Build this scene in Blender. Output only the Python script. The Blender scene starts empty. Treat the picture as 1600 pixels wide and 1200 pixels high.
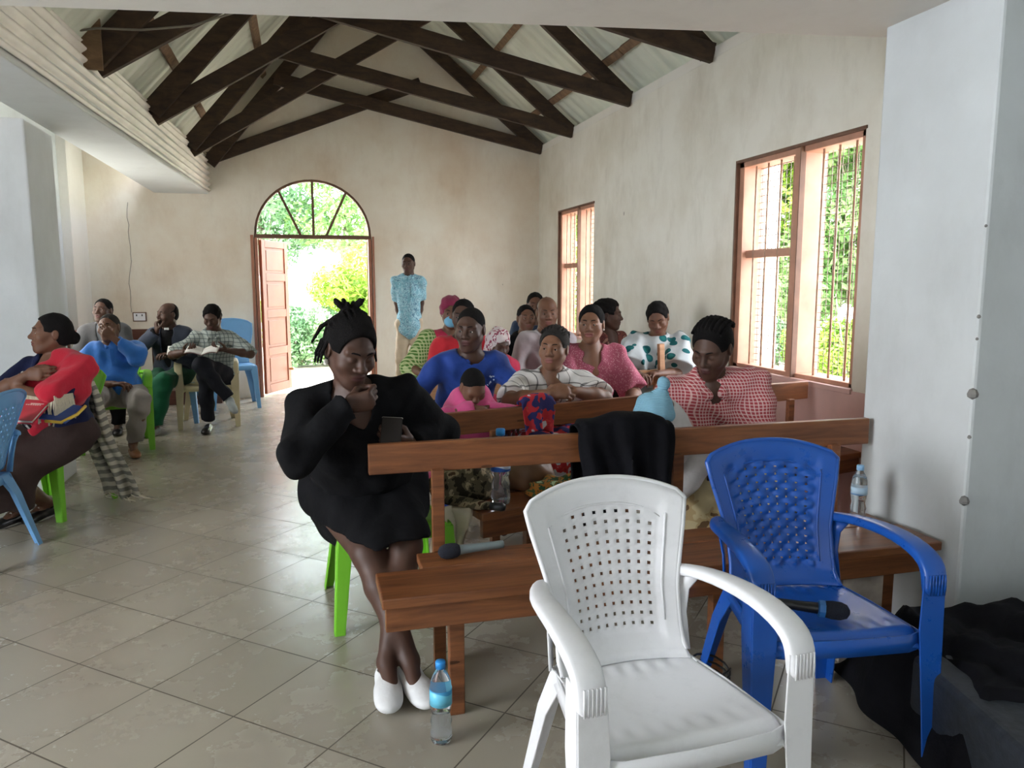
import bpy, bmesh, math, random
import numpy as np
from mathutils import Vector, Matrix, Euler

R = math.radians
SC = bpy.context.scene
COL = SC.collection
random.seed(7)

# ------------------------------------------------------------------ camera
EYE = 1.42
cam_d = bpy.data.cameras.new('camera')
cam = bpy.data.objects.new('camera', cam_d)
COL.objects.link(cam)
cam_d.sensor_width = 36.0
cam_d.lens = 36.0 * 1200.0 / 1600.0
cam_d.clip_start = 0.02
cam_d.clip_end = 200
cam.location = (0, 0, EYE)
cam.rotation_euler = (R(90 - 7.50), 0, R(-15.25))
SC.camera = cam

# ------------------------------------------------------------------ world, light, exposure
SC.view_settings.view_transform = 'Standard'
SC.view_settings.look = 'None'
SC.view_settings.gamma = 1.0
SC.view_settings.use_curve_mapping = False
SC.view_settings.exposure = 0.72

world = bpy.data.worlds.new('sky')
SC.world = world
world.use_nodes = True
wn = world.node_tree.nodes; wl = world.node_tree.links
wn.clear()
w_out = wn.new('ShaderNodeOutputWorld'); w_bg = wn.new('ShaderNodeBackground')
w_tc = wn.new('ShaderNodeTexCoord'); w_noise = wn.new('ShaderNodeTexNoise'); w_ramp = wn.new('ShaderNodeValToRGB')
w_noise.inputs['Scale'].default_value = 2.2; w_noise.inputs['Detail'].default_value = 5
w_ramp.color_ramp.elements[0].position = 0.35; w_ramp.color_ramp.elements[0].color = (0.70, 0.82, 1.0, 1)
w_ramp.color_ramp.elements[1].position = 0.62; w_ramp.color_ramp.elements[1].color = (1, 1, 1, 1)
wl.new(w_tc.outputs['Generated'], w_noise.inputs['Vector']); wl.new(w_noise.outputs['Fac'], w_ramp.inputs['Fac'])
wl.new(w_ramp.outputs['Color'], w_bg.inputs['Color']); wl.new(w_bg.outputs['Background'], w_out.inputs['Surface'])
w_bg.inputs['Strength'].default_value = 10.0

def sun(rot, energy, color, angle):
    d = bpy.data.lights.new('sun', 'SUN'); d.energy = energy; d.color = color; d.angle = R(angle)
    o = bpy.data.objects.new('sun', d); COL.objects.link(o); o.rotation_euler = rot
sun((R(38), 0, R(-28)), 5.0, (1.0, 0.95, 0.86), 4)

def area(name, loc, rot, sx, sy, power, color=(1, 1, 1), portal=False):
    d = bpy.data.lights.new(name, 'AREA'); d.shape = 'RECTANGLE'; d.size = sx; d.size_y = sy
    d.energy = power; d.color = color
    o = bpy.data.objects.new(name, d); COL.objects.link(o); o.location = loc; o.rotation_euler = rot
    if portal: d.cycles.is_portal = True
    return o
# daylight through the side opening; the front and aisle lamps are added fill
area('daylight_side_opening', (-4.35, 0.9, 1.75), (0, R(-90), 0), 1.9, 2.6, 42, (0.86, 0.94, 1.0))
area('fill_light_front', (-1.2, -2.85, 1.9), (R(90), 0, 0), 3.4, 1.8, 16, (0.93, 0.97, 1.0))  # added fill from behind the camera, the front wall is closed
area('fill_light_aisle', (-2.32, 7.7, 1.6), (0, R(-90), 0), 1.4, 1.8, 20, (1.0, 0.97, 0.9))  # added to brighten the far end, no window in the aisle wall
# sky portals in the openings in view
area('portal_door', (0.17, 10.35, 1.3), (R(-90), 0, 0), 1.4, 2.6, 1, portal=True)
area('portal_window', (3.35, 4.45, 1.55), (0, R(90), 0), 1.5, 1.4, 1, portal=True)
area('portal_window', (3.35, 8.55, 1.55), (0, R(90), 0), 1.5, 1.2, 1, portal=True)

# ------------------------------------------------------------------ materials
MATS = {}
def new_mat(name):
    m = bpy.data.materials.new(name); m.use_nodes = True
    nt = m.node_tree; b = nt.nodes['Principled BSDF']
    return m, nt, b
def N(nt, t, **kw):
    n = nt.nodes.new(t)
    for k, v in kw.items():
        if k in n.inputs: n.inputs[k].default_value = v
        else: setattr(n, k, v)
    return n
def ramp(nt, fac, stops):
    r = nt.nodes.new('ShaderNodeValToRGB')
    while len(r.color_ramp.elements) < len(stops): r.color_ramp.elements.new(0.5)
    for e, (p, c) in zip(r.color_ramp.elements, stops): e.position = p; e.color = (*c[:3], 1)
    if fac is not None: nt.links.new(fac, r.inputs['Fac'])
    return r
def coords(nt, scale=(1, 1, 1), rot=(0, 0, 0), kind='Object'):
    tc = nt.nodes.new('ShaderNodeTexCoord'); mp = nt.nodes.new('ShaderNodeMapping')
    mp.inputs['Scale'].default_value = scale; mp.inputs['Rotation'].default_value = rot
    nt.links.new(tc.outputs[kind], mp.inputs['Vector'])
    return mp.outputs['Vector']
def mixc(nt, fac, a, b, mode='MIX'):
    m = nt.nodes.new('ShaderNodeMix'); m.data_type = 'RGBA'; m.blend_type = mode
    for sock, v in ((m.inputs['Factor'], fac), (m.inputs['A'], a), (m.inputs['B'], b)):
        if hasattr(v, 'links') or isinstance(v, bpy.types.NodeSocket): nt.links.new(v, sock)
        elif isinstance(v, (int, float)): sock.default_value = v
        else: sock.default_value = (*v[:3], 1)
    return m.outputs['Result']
for_sock = None
def mixc(nt, fac, a, b, mode='MIX'):
    m = nt.nodes.new('ShaderNodeMix'); m.data_type = 'RGBA'; m.blend_type = mode
    socks = (m.inputs[0], m.inputs[6], m.inputs[7])
    for sock, v in zip(socks, (fac, a, b)):
        if isinstance(v, bpy.types.NodeSocket): nt.links.new(v, sock)
        elif isinstance(v, (int, float)): sock.default_value = v
        else: sock.default_value = (*v[:3], 1)
    return m.outputs[2]
def math_n(nt, op, a, b=0.0, c=0.0):
    m = nt.nodes.new('ShaderNodeMath'); m.operation = op
    for i, v in enumerate((a, b, c)):
        if isinstance(v, bpy.types.NodeSocket): nt.links.new(v, m.inputs[i])
        else: m.inputs[i].default_value = v
    return m.outputs[0]
def bump(nt, b, height, strength=0.3, dist=0.01):
    bn = nt.nodes.new('ShaderNodeBump'); bn.inputs['Strength'].default_value = strength; bn.inputs['Distance'].default_value = dist
    nt.links.new(height, bn.inputs['Height']); nt.links.new(bn.outputs['Normal'], b.inputs['Normal'])

def plain(name, col, rough=0.6, var=0.12, scale=12, bumps=0.0, metal=0.0, spec=0.5, coat=0.0, trans=0.0):
    if name in MATS: return MATS[name]
    m, nt, b = new_mat(name)
    v = coords(nt)
    n = N(nt, 'ShaderNodeTexNoise', Scale=scale, Detail=4.0); nt.links.new(v, n.inputs['Vector'])
    lo = tuple(c * (1 - var) for c in col); hi = tuple(min(1, c * (1 + var)) for c in col)
    r = ramp(nt, n.outputs['Fac'], [(0.3, lo), (0.7, hi)])
    nt.links.new(r.outputs['Color'], b.inputs['Base Color'])
    b.inputs['Roughness'].default_value = rough; b.inputs['Metallic'].default_value = metal
    b.inputs['Specular IOR Level'].default_value = spec; b.inputs['Coat Weight'].default_value = coat
    if trans: b.inputs['Transmission Weight'].default_value = trans
    if bumps: bump(nt, b, n.outputs['Fac'], bumps, 0.01)
    MATS[name] = m; return m

def fabric(name, col, rough=0.85, var=0.1, weave=700, sheen=0.15):
    if name in MATS: return MATS[name]
    m, nt, b = new_mat(name)
    v = coords(nt)
    n = N(nt, 'ShaderNodeTexNoise', Scale=9.0, Detail=5.0); nt.links.new(v, n.inputs['Vector'])
    r = ramp(nt, n.outputs['Fac'], [(0.3, tuple(c * (1 - var) for c in col)), (0.7, tuple(min(1, c * (1 + var)) for c in col))])
    nt.links.new(r.outputs['Color'], b.inputs['Base Color'])
    n2 = N(nt, 'ShaderNodeTexNoise', Scale=28.0, Detail=3.0); nt.links.new(v, n2.inputs['Vector'])
    bump(nt, b, n2.outputs['Fac'], 0.35, 0.012)
    b.inputs['Roughness'].default_value = rough; b.inputs['Sheen Weight'].default_value = sheen if max(col) > .05 else 0
    b.inputs['Specular IOR Level'].default_value = 0.25 if max(col) > .05 else 0.12
    MATS[name] = m; return m

def stripe_mask(nt, coord, freq, width, phase=0.0):
    """1 inside a stripe of the given share of the period"""
    s = math_n(nt, 'MULTIPLY_ADD', coord, freq, phase)
    f = math_n(nt, 'FRACT', s)
    return math_n(nt, 'LESS_THAN', f, width)
def warped(nt, scale=(1, 1, 1), rot=(0, 0, 0), warp=0.02, wscale=5.0):
    v = coords(nt, scale, rot)
    n = N(nt, 'ShaderNodeTexNoise', Scale=wscale, Detail=2.0); nt.links.new(v, n.inputs['Vector'])
    sb = nt.nodes.new('ShaderNodeVectorMath'); sb.operation = 'SUBTRACT'; nt.links.new(n.outputs['Color'], sb.inputs[0]); sb.inputs[1].default_value = (0.5, 0.5, 0.5)
    sc = nt.nodes.new('ShaderNodeVectorMath'); sc.operation = 'SCALE'; nt.links.new(sb.outputs[0], sc.inputs[0]); sc.inputs['Scale'].default_value = warp * 2
    ad = nt.nodes.new('ShaderNodeVectorMath'); ad.operation = 'ADD'; nt.links.new(v, ad.inputs[0]); nt.links.new(sc.outputs[0], ad.inputs[1])
    return ad.outputs[0]
def plaid(name, base, lines, lines2=None, freq=28.0, width=0.28, rot=(0, 0, 0), warp=0.03, rough=0.85):
    if name in MATS: return MATS[name]
    m, nt, b = new_mat(name)
    v = warped(nt, rot=rot, warp=warp)
    sp = nt.nodes.new('ShaderNodeSeparateXYZ'); nt.links.new(v, sp.inputs[0])
    hx = math_n(nt, 'ADD', sp.outputs['X'], math_n(nt, 'MULTIPLY', sp.outputs['Y'], 0.7))
    sx = stripe_mask(nt, hx, freq, width); sz = stripe_mask(nt, sp.outputs['Z'], freq, width)
    c = mixc(nt, math_n(nt, 'MULTIPLY', sx, 0.7), base, lines)
    c = mixc(nt, math_n(nt, 'MULTIPLY', sz, 0.7), c, lines2 or lines)
    nt.links.new(c, b.inputs['Base Color'])
    n2 = N(nt, 'ShaderNodeTexNoise', Scale=25.0); nt.links.new(v, n2.inputs['Vector']); bump(nt, b, n2.outputs['Fac'], 0.35, 0.012)
    b.inputs['Roughness'].default_value = rough; b.inputs['Specular IOR Level'].default_value = 0.2
    MATS[name] = m; return m
def blotch(name, stops, scale=14.0, detail=2.0, warp=0.05, rot=(0, 0, 0), squash=(1, 1, 1), rough=0.85):
    """printed cloth: noise pushed through hard colour steps"""
    if name in MATS: return MATS[name]
    m, nt, b = new_mat(name)
    v = warped(nt, squash, rot, warp)
    n = N(nt, 'ShaderNodeTexNoise', Scale=scale, Detail=detail); nt.links.new(v, n.inputs['Vector'])
    r = ramp(nt, n.outputs['Fac'], stops); r.color_ramp.interpolation = 'CONSTANT'
    nt.links.new(r.outputs['Color'], b.inputs['Base Color'])
    n2 = N(nt, 'ShaderNodeTexNoise', Scale=25.0); nt.links.new(v, n2.inputs['Vector']); bump(nt, b, n2.outputs['Fac'], 0.3, 0.012)
    b.inputs['Roughness'].default_value = rough; b.inputs['Specular IOR Level'].default_value = 0.2
    MATS[name] = m; return m
def dots(name, base, dot, scale=30.0, size=0.35, dot2=None, rough=0.85):
    if name in MATS: return MATS[name]
    m, nt, b = new_mat(name)
    v = coords(nt)
    vo = N(nt, 'ShaderNodeTexVoronoi', Scale=scale); nt.links.new(v, vo.inputs['Vector'])
    msk = math_n(nt, 'LESS_THAN', vo.outputs['Distance'], size)
    c = mixc(nt, msk, base, dot)
    if dot2:
        m2 = math_n(nt, 'LESS_THAN', vo.outputs['Distance'], size * 0.55); c = mixc(nt, m2, c, dot2)
    nt.links.new(c, b.inputs['Base Color'])
    n2 = N(nt, 'ShaderNodeTexNoise', Scale=25.0); nt.links.new(v, n2.inputs['Vector']); bump(nt, b, n2.outputs['Fac'], 0.3, 0.012)
    b.inputs['Roughness'].default_value = rough; b.inputs['Specular IOR Level'].default_value = 0.2
    MATS[name] = m; return m

def wood(name, dark, light, scale=(1.2, 14, 14), rough=0.4, knots=True, coat=0.0):
    if name in MATS: return MATS[name]
    m, nt, b = new_mat(name)
    v = coords(nt, scale)
    n = N(nt, 'ShaderNodeTexNoise', Scale=2.0, Detail=6.0, Roughness=0.65, Distortion=0.6); nt.links.new(v, n.inputs['Vector'])
    r = ramp(nt, n.outputs['Fac'], [(0.28, dark), (0.5, tuple((a + c) / 2 for a, c in zip(dark, light))), (0.72, light)])
    c = r.outputs['Color']
    if knots:
        v2 = coords(nt, (2.2, 9, 9)); vo = N(nt, 'ShaderNodeTexVoronoi', Scale=1.0); nt.links.new(v2, vo.inputs['Vector'])
        k = math_n(nt, 'LESS_THAN', vo.outputs['Distance'], 0.055)
        c = mixc(nt, math_n(nt, 'MULTIPLY', k, 0.7), c, tuple(x * 0.25 for x in dark))
    nt.links.new(c, b.inputs['Base Color'])
    bump(nt, b, n.outputs['Fac'], 0.15, 0.004)
    b.inputs['Roughness'].default_value = rough; b.inputs['Coat Weight'].default_value = coat
    MATS[name] = m; return m

# plaster with blotches, stains and hairline cracks
def plaster(name, base, stain, amount=0.5, scale=0.9):
    m, nt, b = new_mat(name)
    v = coords(nt)
    n = N(nt, 'ShaderNodeTexNoise', Scale=scale, Detail=7.0, Roughness=0.6); nt.links.new(v, n.inputs['Vector'])
    n2 = N(nt, 'ShaderNodeTexNoise', Scale=3.7, Detail=6.0, Roughness=0.7); nt.links.new(coords(nt, (1, 1, 0.4)), n2.inputs['Vector'])
    r = ramp(nt, n.outputs['Fac'], [(0.42, (0, 0, 0)), (0.72, (1, 1, 1))])
    r2 = ramp(nt, n2.outputs['Fac'], [(0.5, (0, 0, 0)), (0.8, (1, 1, 1))])
    c = mixc(nt, math_n(nt, 'MULTIPLY', r.outputs['Color'], amount), base, stain)
    c = mixc(nt, math_n(nt, 'MULTIPLY', r2.outputs['Color'], amount * 0.45), c, tuple(x * 0.7 for x in stain))
    # a few dark specks
    vo = N(nt, 'ShaderNodeTexVoronoi', Scale=1.6); nt.links.new(coords(nt, (1, 1, 0.6)), vo.inputs['Vector'])
    k = math_n(nt, 'LESS_THAN', vo.outputs['Distance'], 0.022)
    c = mixc(nt, math_n(nt, 'MULTIPLY', k, 0.6), c, (0.16, 0.12, 0.09))
    nt.links.new(c, b.inputs['Base Color'])
    n3 = N(nt, 'ShaderNodeTexNoise', Scale=14.0, Detail=4.0); nt.links.new(v, n3.inputs['Vector'])
    bump(nt, b, n3.outputs['Fac'], 0.22, 0.01)
    b.inputs['Roughness'].default_value = 0.75; b.inputs['Specular IOR Level'].default_value = 0.25
    return m
M_wall_back = plaster('plaster_back', (0.82, 0.77, 0.67), (0.62, 0.45, 0.30), 0.62)
M_wall_right = plaster('plaster_right', (0.80, 0.77, 0.69), (0.52, 0.45, 0.33), 0.68)
M_wall_grey = plaster('plaster_grey', (0.62, 0.645, 0.655), (0.42, 0.43, 0.42), 0.5)
M_beam = plaster('plaster_beam', (0.80, 0.77, 0.71), (0.62, 0.57, 0.50), 0.4)
M_soffit = plaster('plaster_soffit', (0.72, 0.74, 0.72), (0.55, 0.55, 0.52), 0.4)

def floor_mat():
    m, nt, b = new_mat('floor_tiles')
    tc = nt.nodes.new('ShaderNodeTexCoord'); mp = nt.nodes.new('ShaderNodeMapping'); mp.vector_type = 'TEXTURE'
    # tile corner at (-0.279, 3.107); rows run along 48 degrees
    mp.inputs['Location'].default_value = (-0.279, 3.107, 0); mp.inputs['Rotation'].default_value = (0, 0, R(48.2)); mp.inputs['Scale'].default_value = (0.42, 0.396, 1)
    nt.links.new(tc.outputs['Object'], mp.inputs['Vector'])
    sp = nt.nodes.new('ShaderNodeSeparateXYZ'); nt.links.new(mp.outputs['Vector'], sp.inputs[0])
    def edge(s):
        f = math_n(nt, 'FRACT', s); g = math_n(nt, 'SUBTRACT', 1.0, f)
        return math_n(nt, 'MINIMUM', f, g)
    e = math_n(nt, 'MINIMUM', edge(sp.outputs['X']), edge(sp.outputs['Y']))
    grout = math_n(nt, 'LESS_THAN', e, 0.0065)
    fl = nt.nodes.new('ShaderNodeVectorMath'); fl.operation = 'FLOOR'; nt.links.new(mp.outputs['Vector'], fl.inputs[0])
    wn_ = nt.nodes.new('ShaderNodeTexWhiteNoise'); nt.links.new(fl.outputs[0], wn_.inputs['Vector'])
    tone = ramp(nt, wn_.outputs['Value'], [(0.0, (0.345, 0.310, 0.250)), (1.0, (0.40, 0.362, 0.295))])
    n = N(nt, 'ShaderNodeTexNoise', Scale=3.0, Detail=8.0, Roughness=0.7); nt.links.new(coords(nt), n.inputs['Vector'])
    dirt = ramp(nt, n.outputs['Fac'], [(0.45, (0, 0, 0)), (0.75, (1, 1, 1))])
    c = mixc(nt, math_n(nt, 'MULTIPLY', dirt.outputs['Color'], 0.10), tone.outputs['Color'], (0.18, 0.15, 0.11))
    # grout is dark in most joints, worn pale in a few
    n4 = N(nt, 'ShaderNodeTexNoise', Scale=1.1); nt.links.new(coords(nt), n4.inputs['Vector'])
    gcol = ramp(nt, n4.outputs['Fac'], [(0.60, (0.09, 0.075, 0.055)), (0.68, (0.55, 0.5, 0.42))])
    c = mixc(nt, grout, c, gcol.outputs['Color'])
    nt.links.new(c, b.inputs['Base Color'])
    rr = ramp(nt, n.outputs['Fac'], [(0.3, (0.20,) * 3), (0.8, (0.36,) * 3)])
    rg = mixc(nt, grout, rr.outputs['Color'], (0.9, 0.9, 0.9))
    nt.links.new(rg, b.inputs['Roughness'])
    h = math_n(nt, 'SUBTRACT', 1.0, grout); bump(nt, b, h, 0.4, 0.002)
    b.inputs['Specular IOR Level'].default_value = 0.5
    return m
M_floor = floor_mat()
M_pew = wood('pew_wood', (0.095, 0.030, 0.012), (0.30, 0.112, 0.040), rough=0.38)
M_pew_pale = wood('pew_wood_light', (0.30, 0.14, 0.06), (0.55, 0.30, 0.15), rough=0.5)
M_pew_dark = wood('pew_wood_dark', (0.06, 0.022, 0.015), (0.15, 0.055, 0.035), rough=0.4)
M_truss = wood('truss_wood', (0.020, 0.013, 0.009), (0.085, 0.05, 0.028), scale=(3, 9, 9), rough=0.8, knots=False)
M_truss_raw = wood('truss_wood_raw', (0.10, 0.06, 0.035), (0.28, 0.17, 0.09), scale=(3, 9, 9), rough=0.8, knots=False)
M_frame = plain('window_timber', (0.46, 0.235, 0.155), 0.55, 0.18, 6, 0.1)
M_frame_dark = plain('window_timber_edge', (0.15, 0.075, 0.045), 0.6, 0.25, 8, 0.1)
M_door = plain('door_paint', (0.36, 0.145, 0.085), 0.42, 0.12, 5, 0.05)
M_bar = plain('rusty_bar', (0.38, 0.25, 0.17), 0.55, 0.25, 20, 0.0)
M_mesh = plain('wire_mesh', (0.16, 0.13, 0.10), 0.5, 0.2, 20)

# ------------------------------------------------------------------ mesh builder
class MB:
    def __init__(s): s.v = []; s.f = []; s.m = []
    def add(s, vs, fs, mi=0):
        o = len(s.v); s.v += [tuple(p) for p in vs]; s.f += [tuple(i + o for i in q) for q in fs]; s.m += [mi] * len(fs); return s
    def box(s, x0, x1, y0, y1, z0, z1, M=None, mi=0):
        vs = [Vector(p) for p in ((x0, y0, z0), (x1, y0, z0), (x1, y1, z0), (x0, y1, z0), (x0, y0, z1), (x1, y0, z1), (x1, y1, z1), (x0, y1, z1))]
        if M is not None: vs = [M @ p for p in vs]
        return s.add(vs, [(0, 3, 2, 1), (4, 5, 6, 7), (0, 1, 5, 4), (1, 2, 6, 5), (2, 3, 7, 6), (3, 0, 4, 7)], mi)
    def beam(s, a, b, w, h, up=(0, 0, 1), mi=0):
        """plank from a to b; w across, h along up"""
        a = Vector(a); b = Vector(b); d = (b - a).normalized(); u = Vector(up); x = d.cross(u).normalized(); u = x.cross(d).normalized()
        vs = []
        for p in (a, b):
            for i, j in ((-1, -1), (1, -1), (1, 1), (-1, 1)): vs.append(p + x * (i * w / 2) + u * (j * h / 2))
        return s.add(vs, [(0, 1, 2, 3), (7, 6, 5, 4), (0, 4, 5, 1), (1, 5, 6, 2), (2, 6, 7, 3), (3, 7, 4, 0)], mi)
    def prism(s, poly, y0, y1, axis='y', mi=0):
        """2-D polygon extruded; poly given in the other two axes"""
        n = len(poly)
        def pt(p, t):
            return {'y': (p[0], t, p[1]), 'x': (t, p[0], p[1]), 'z': (p[0], p[1], t)}[axis]
        vs = [pt(p, y0) for p in poly] + [pt(p, y1) for p in poly]
        fs = [tuple(range(n)), tuple(reversed(range(n, 2 * n)))] + [(i, i + n, (i + 1) % n + n, (i + 1) % n) for i in range(n)]
        return s.add(vs, fs, mi)
    def tube(s, pts, r, n=8, mi=0, cap=True):
        pts = [Vector(p) for p in pts]; rs = r if isinstance(r, (list, tuple)) else [r] * len(pts)
        vs = []; fs = []; prev = None
        for i, p in enumerate(pts):
            d = (pts[min(i + 1, len(pts) - 1)] - pts[max(i - 1, 0)]).normalized()
            if prev is None:
                x = d.cross(Vector((0, 0, 1)));
                if x.length < 1e-3: x = d.cross(Vector((0, 1, 0)))
                x.normalize()
            else:
                x = (prev - d * prev.dot(d)).normalized()
            prev = x; y = d.cross(x)
            for k in range(n):
                a = 2 * math.pi * k / n; vs.append(p + (x * math.cos(a) + y * math.sin(a)) * rs[i])
        for i in range(len(pts) - 1):
            for k in range(n):
                fs.append((i * n + k, i * n + (k + 1) % n, (i + 1) * n + (k + 1) % n, (i + 1) * n + k))
        if cap: fs += [tuple(reversed(range(n))), tuple(range((len(pts) - 1) * n, len(pts) * n))]
        return s.add(vs, fs, mi)
    def lathe(s, prof, n=24, c=(0, 0, 0), M=None, mi=0):
        vs = []; fs = []
        for r, z in prof:
            for k in range(n):
                a = 2 * math.pi * k / n; p = Vector((c[0] + r * math.cos(a), c[1] + r * math.sin(a), c[2] + z))
                vs.append(M @ p if M is not None else p)
        for i in range(len(prof) - 1):
            for k in range(n): fs.append((i * n + k, i * n + (k + 1) % n, (i + 1) * n + (k + 1) % n, (i + 1) * n + k))
        if prof[0][0] > 1e-5: fs.append(tuple(reversed(range(n))))
        if prof[-1][0] > 1e-5: fs.append(tuple(range((len(prof) - 1) * n, len(prof) * n)))
        return s.add(vs, fs, mi)
    def sweep(s, pts, prof, xs, mi=0, cap=True, closed=True):
        """profile (list of (a,b), or one list per point) swept along pts; xs = side vector(s); b runs along side x direction"""
        pts = [Vector(p) for p in pts]; n = None; vs = []
        for i, p in enumerate(pts):
            d = (pts[min(i + 1, len(pts) - 1)] - pts[max(i - 1, 0)]).normalized()
            x = Vector(xs[i] if isinstance(xs, list) else xs); x = (x - d * x.dot(d)).normalized(); y = d.cross(x)
            pr = prof[i] if isinstance(prof[0][0], (list, tuple)) else prof
            n = len(pr)
            for a, b in pr: vs.append(p + x * a + y * b)
        fs = []
        m = n if closed else n - 1
        for i in range(len(pts) - 1):
            for k in range(m): fs.append((i * n + k, i * n + (k + 1) % n, (i + 1) * n + (k + 1) % n, (i + 1) * n + k))
        if cap and closed: fs += [tuple(reversed(range(n))), tuple(range((len(pts) - 1) * n, len(pts) * n))]
        return s.add(vs, fs, mi)
    def grid(s, fn, nu, nv, skip=None, mi=0):
        vs = [fn(i / nu, j / nv) for j in range(nv + 1) for i in range(nu + 1)]
        fs = [(j * (nu + 1) + i, j * (nu + 1) + i + 1, (j + 1) * (nu + 1) + i + 1, (j + 1) * (nu + 1) + i) for j in range(nv) for i in range(nu) if not (skip and skip(i, j))]
        return s.add(vs, fs, mi)
    def build(s, name, mats, parent=None, smooth=False, bevel=0, seg=2, solid=0, subsurf=0, loc=None, rot=None, weld=False, offset=-1):
        me = bpy.data.meshes.new(name); me.from_pydata([tuple(p) for p in s.v], [], s.f)
        mats = mats if isinstance(mats, (list, tuple)) else [mats]
        for m in mats: me.materials.append(m)
        if len(mats) > 1: me.polygons.foreach_set('material_index', s.m)
        bm = bmesh.new(); bm.from_mesh(me)
        if weld: bmesh.ops.remove_doubles(bm, verts=bm.verts, dist=1e-5)
        bmesh.ops.recalc_face_normals(bm, faces=bm.faces); bm.to_mesh(me); bm.free()
        if smooth: me.polygons.foreach_set('use_smooth', [True] * len(me.polygons))
        o = bpy.data.objects.new(name, me); COL.objects.link(o)
        if parent is not None: o.parent = parent
        if loc is not None: o.location = loc
        if rot is not None: o.rotation_euler = rot
        if solid: mod = o.modifiers.new('thickness', 'SOLIDIFY'); mod.thickness = solid; mod.offset = offset
        if bevel: mod = o.modifiers.new('bevel', 'BEVEL'); mod.width = bevel; mod.segments = seg; mod.limit_method = 'ANGLE'; mod.angle_limit = R(40)
        if subsurf: mod = o.modifiers.new('subdivision', 'SUBSURF'); mod.levels = subsurf; mod.render_levels = subsurf
        return o

def tag(o, label=None, cat=None, group=None, kind=None):
    if label: o['label'] = label
    if cat: o['category'] = cat
    if group: o['group'] = group
    if kind: o['kind'] = kind
    return o
def empty(name, loc=(0, 0, 0), rz=0.0, label=None, cat=None, group=None, kind=None):
    o = bpy.data.objects.new(name, None); COL.objects.link(o); o.location = loc; o.rotation_euler = (0, 0, rz); o.empty_display_size = 0.1
    return tag(o, label, cat, group, kind)
def struct(name, mb, mats, **kw):
    return tag(mb.build(name, mats, **kw), kind='structure')
def copy_tree(o, parent=None):
    c = o.copy(); COL.objects.link(c)
    if parent is not None: c.parent = parent
    for ch in list(o.children): copy_tree(ch, c)
    return c
# ================================================================== THE ROOM
XR, YB = 3.10, 10.0                     # right wall and back wall (inner faces)
XL = -2.45
def beam_x(Y): return -1.31 + 0.049 * (Y - 4.2)      # inner face of the left beam
def roofL(X): return 2.87 + 1.10 * (X + 1.2)
def roofR(X): return 3.22 + 0.79 * (XR - X)
APX = (3.22 + 0.79 * XR - 2.87 - 1.1 * 1.2) / 1.89
APZ = roofL(APX)

mb = MB(); mb.box(-4.6, XR + 0.25, -3.0, YB + 0.30, -0.15, 0.0); struct('floor', mb, M_floor)

# back wall with arched doorway
DX0, DX1, DZ = -0.53, 0.88, 2.0
DC, DR = (DX0 + DX1) / 2, (DX1 - DX0) / 2
arc = [(DC + DR * math.cos(a), DZ + DR * 0.97 * math.sin(a)) for a in [math.pi * k / 24 for k in range(25)]]   # right to left
mb = MB()
T = 0.25
def wall_strip(pts_low, pts_high):
    for (a, b), (c, d) in zip(zip(pts_low, pts_high), zip(pts_low[1:], pts_high[1:])):
        mb.prism([a, c, d, b], YB, YB + T)
GT = 0.10
top = lambda x: 3.2 if x < -1.2 else ((roofL(x) if x < APX else roofR(x)) + GT)
mb.prism([(-4.6, 0), (DX0, 0), (DX0, DZ), (DX0, roofL(DX0) + GT), (-1.2, roofL(-1.2) + GT), (-1.25, 3.2), (-4.6, 3.2)], YB, YB + T)
mb.prism([(DX1, 0), (XR + 0.25, 0), (XR + 0.25, roofR(XR) + GT), (DX1, roofR(DX1) + GT)], YB, YB + T)
al = list(reversed(arc))
for (x0, z0), (x1, z1) in zip(al, al[1:]):
    mb.prism([(x0, z0), (x1, z1), (x1, top(x1)), (x0, top(x0))], YB, YB + T)
    if x0 < APX < x1: mb.prism([(x0, top(x0)), (x1, top(x1)), (APX, APZ + GT)], YB, YB + T)
struct('wall_back', mb, M_wall_back)

# right wall with two windows
W1 = (3.79, 5.12); W2 = (7.98, 9.17); WZ = (0.80, 2.285)
mb = MB(); X0, X1 = XR, XR + 0.22
ys = [2.5, W1[0], W1[1], W2[0], W2[1], YB]
mb.box(X0, X1, 2.5, YB, 0, WZ[0]); mb.box(X0, X1, 2.5, YB, WZ[1], 3.12)
mb.box(X0, X1, 2.5, W1[0], WZ[0], WZ[1]); mb.box(X0, X1, W1[1], W2[0], WZ[0], WZ[1]); mb.box(X0, X1, W2[1], YB, WZ[0], WZ[1])
struct('wall_right', mb, M_wall_right, weld=False)
# pier on the right and the arch beam over it
mb = MB(); mb.box(2.34, XR + 0.22, 2.22, 2.78, 0, 2.47); struct('wall_pier_right', mb, M_wall_grey, bevel=0.012)
mb = MB()
# soffit of the cross beam dips slightly to the left
mb.add([(-1.55, 2.22, 2.37), (XR + .2, 2.22, 2.47), (XR + .2, 2.80, 2.47), (-1.55, 3.26, 2.37), (-1.55, 2.22, 2.95), (XR + .2, 2.22, 2.95), (XR + .2, 2.80, 2.95), (-1.55, 3.26, 2.95)],
       [(0, 3, 2, 1), (4, 5, 6, 7), (0, 1, 5, 4), (1, 2, 6, 5), (2, 3, 7, 6), (3, 0, 4, 7)])
struct('ceiling_beam_front', mb, M_beam)
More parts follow.
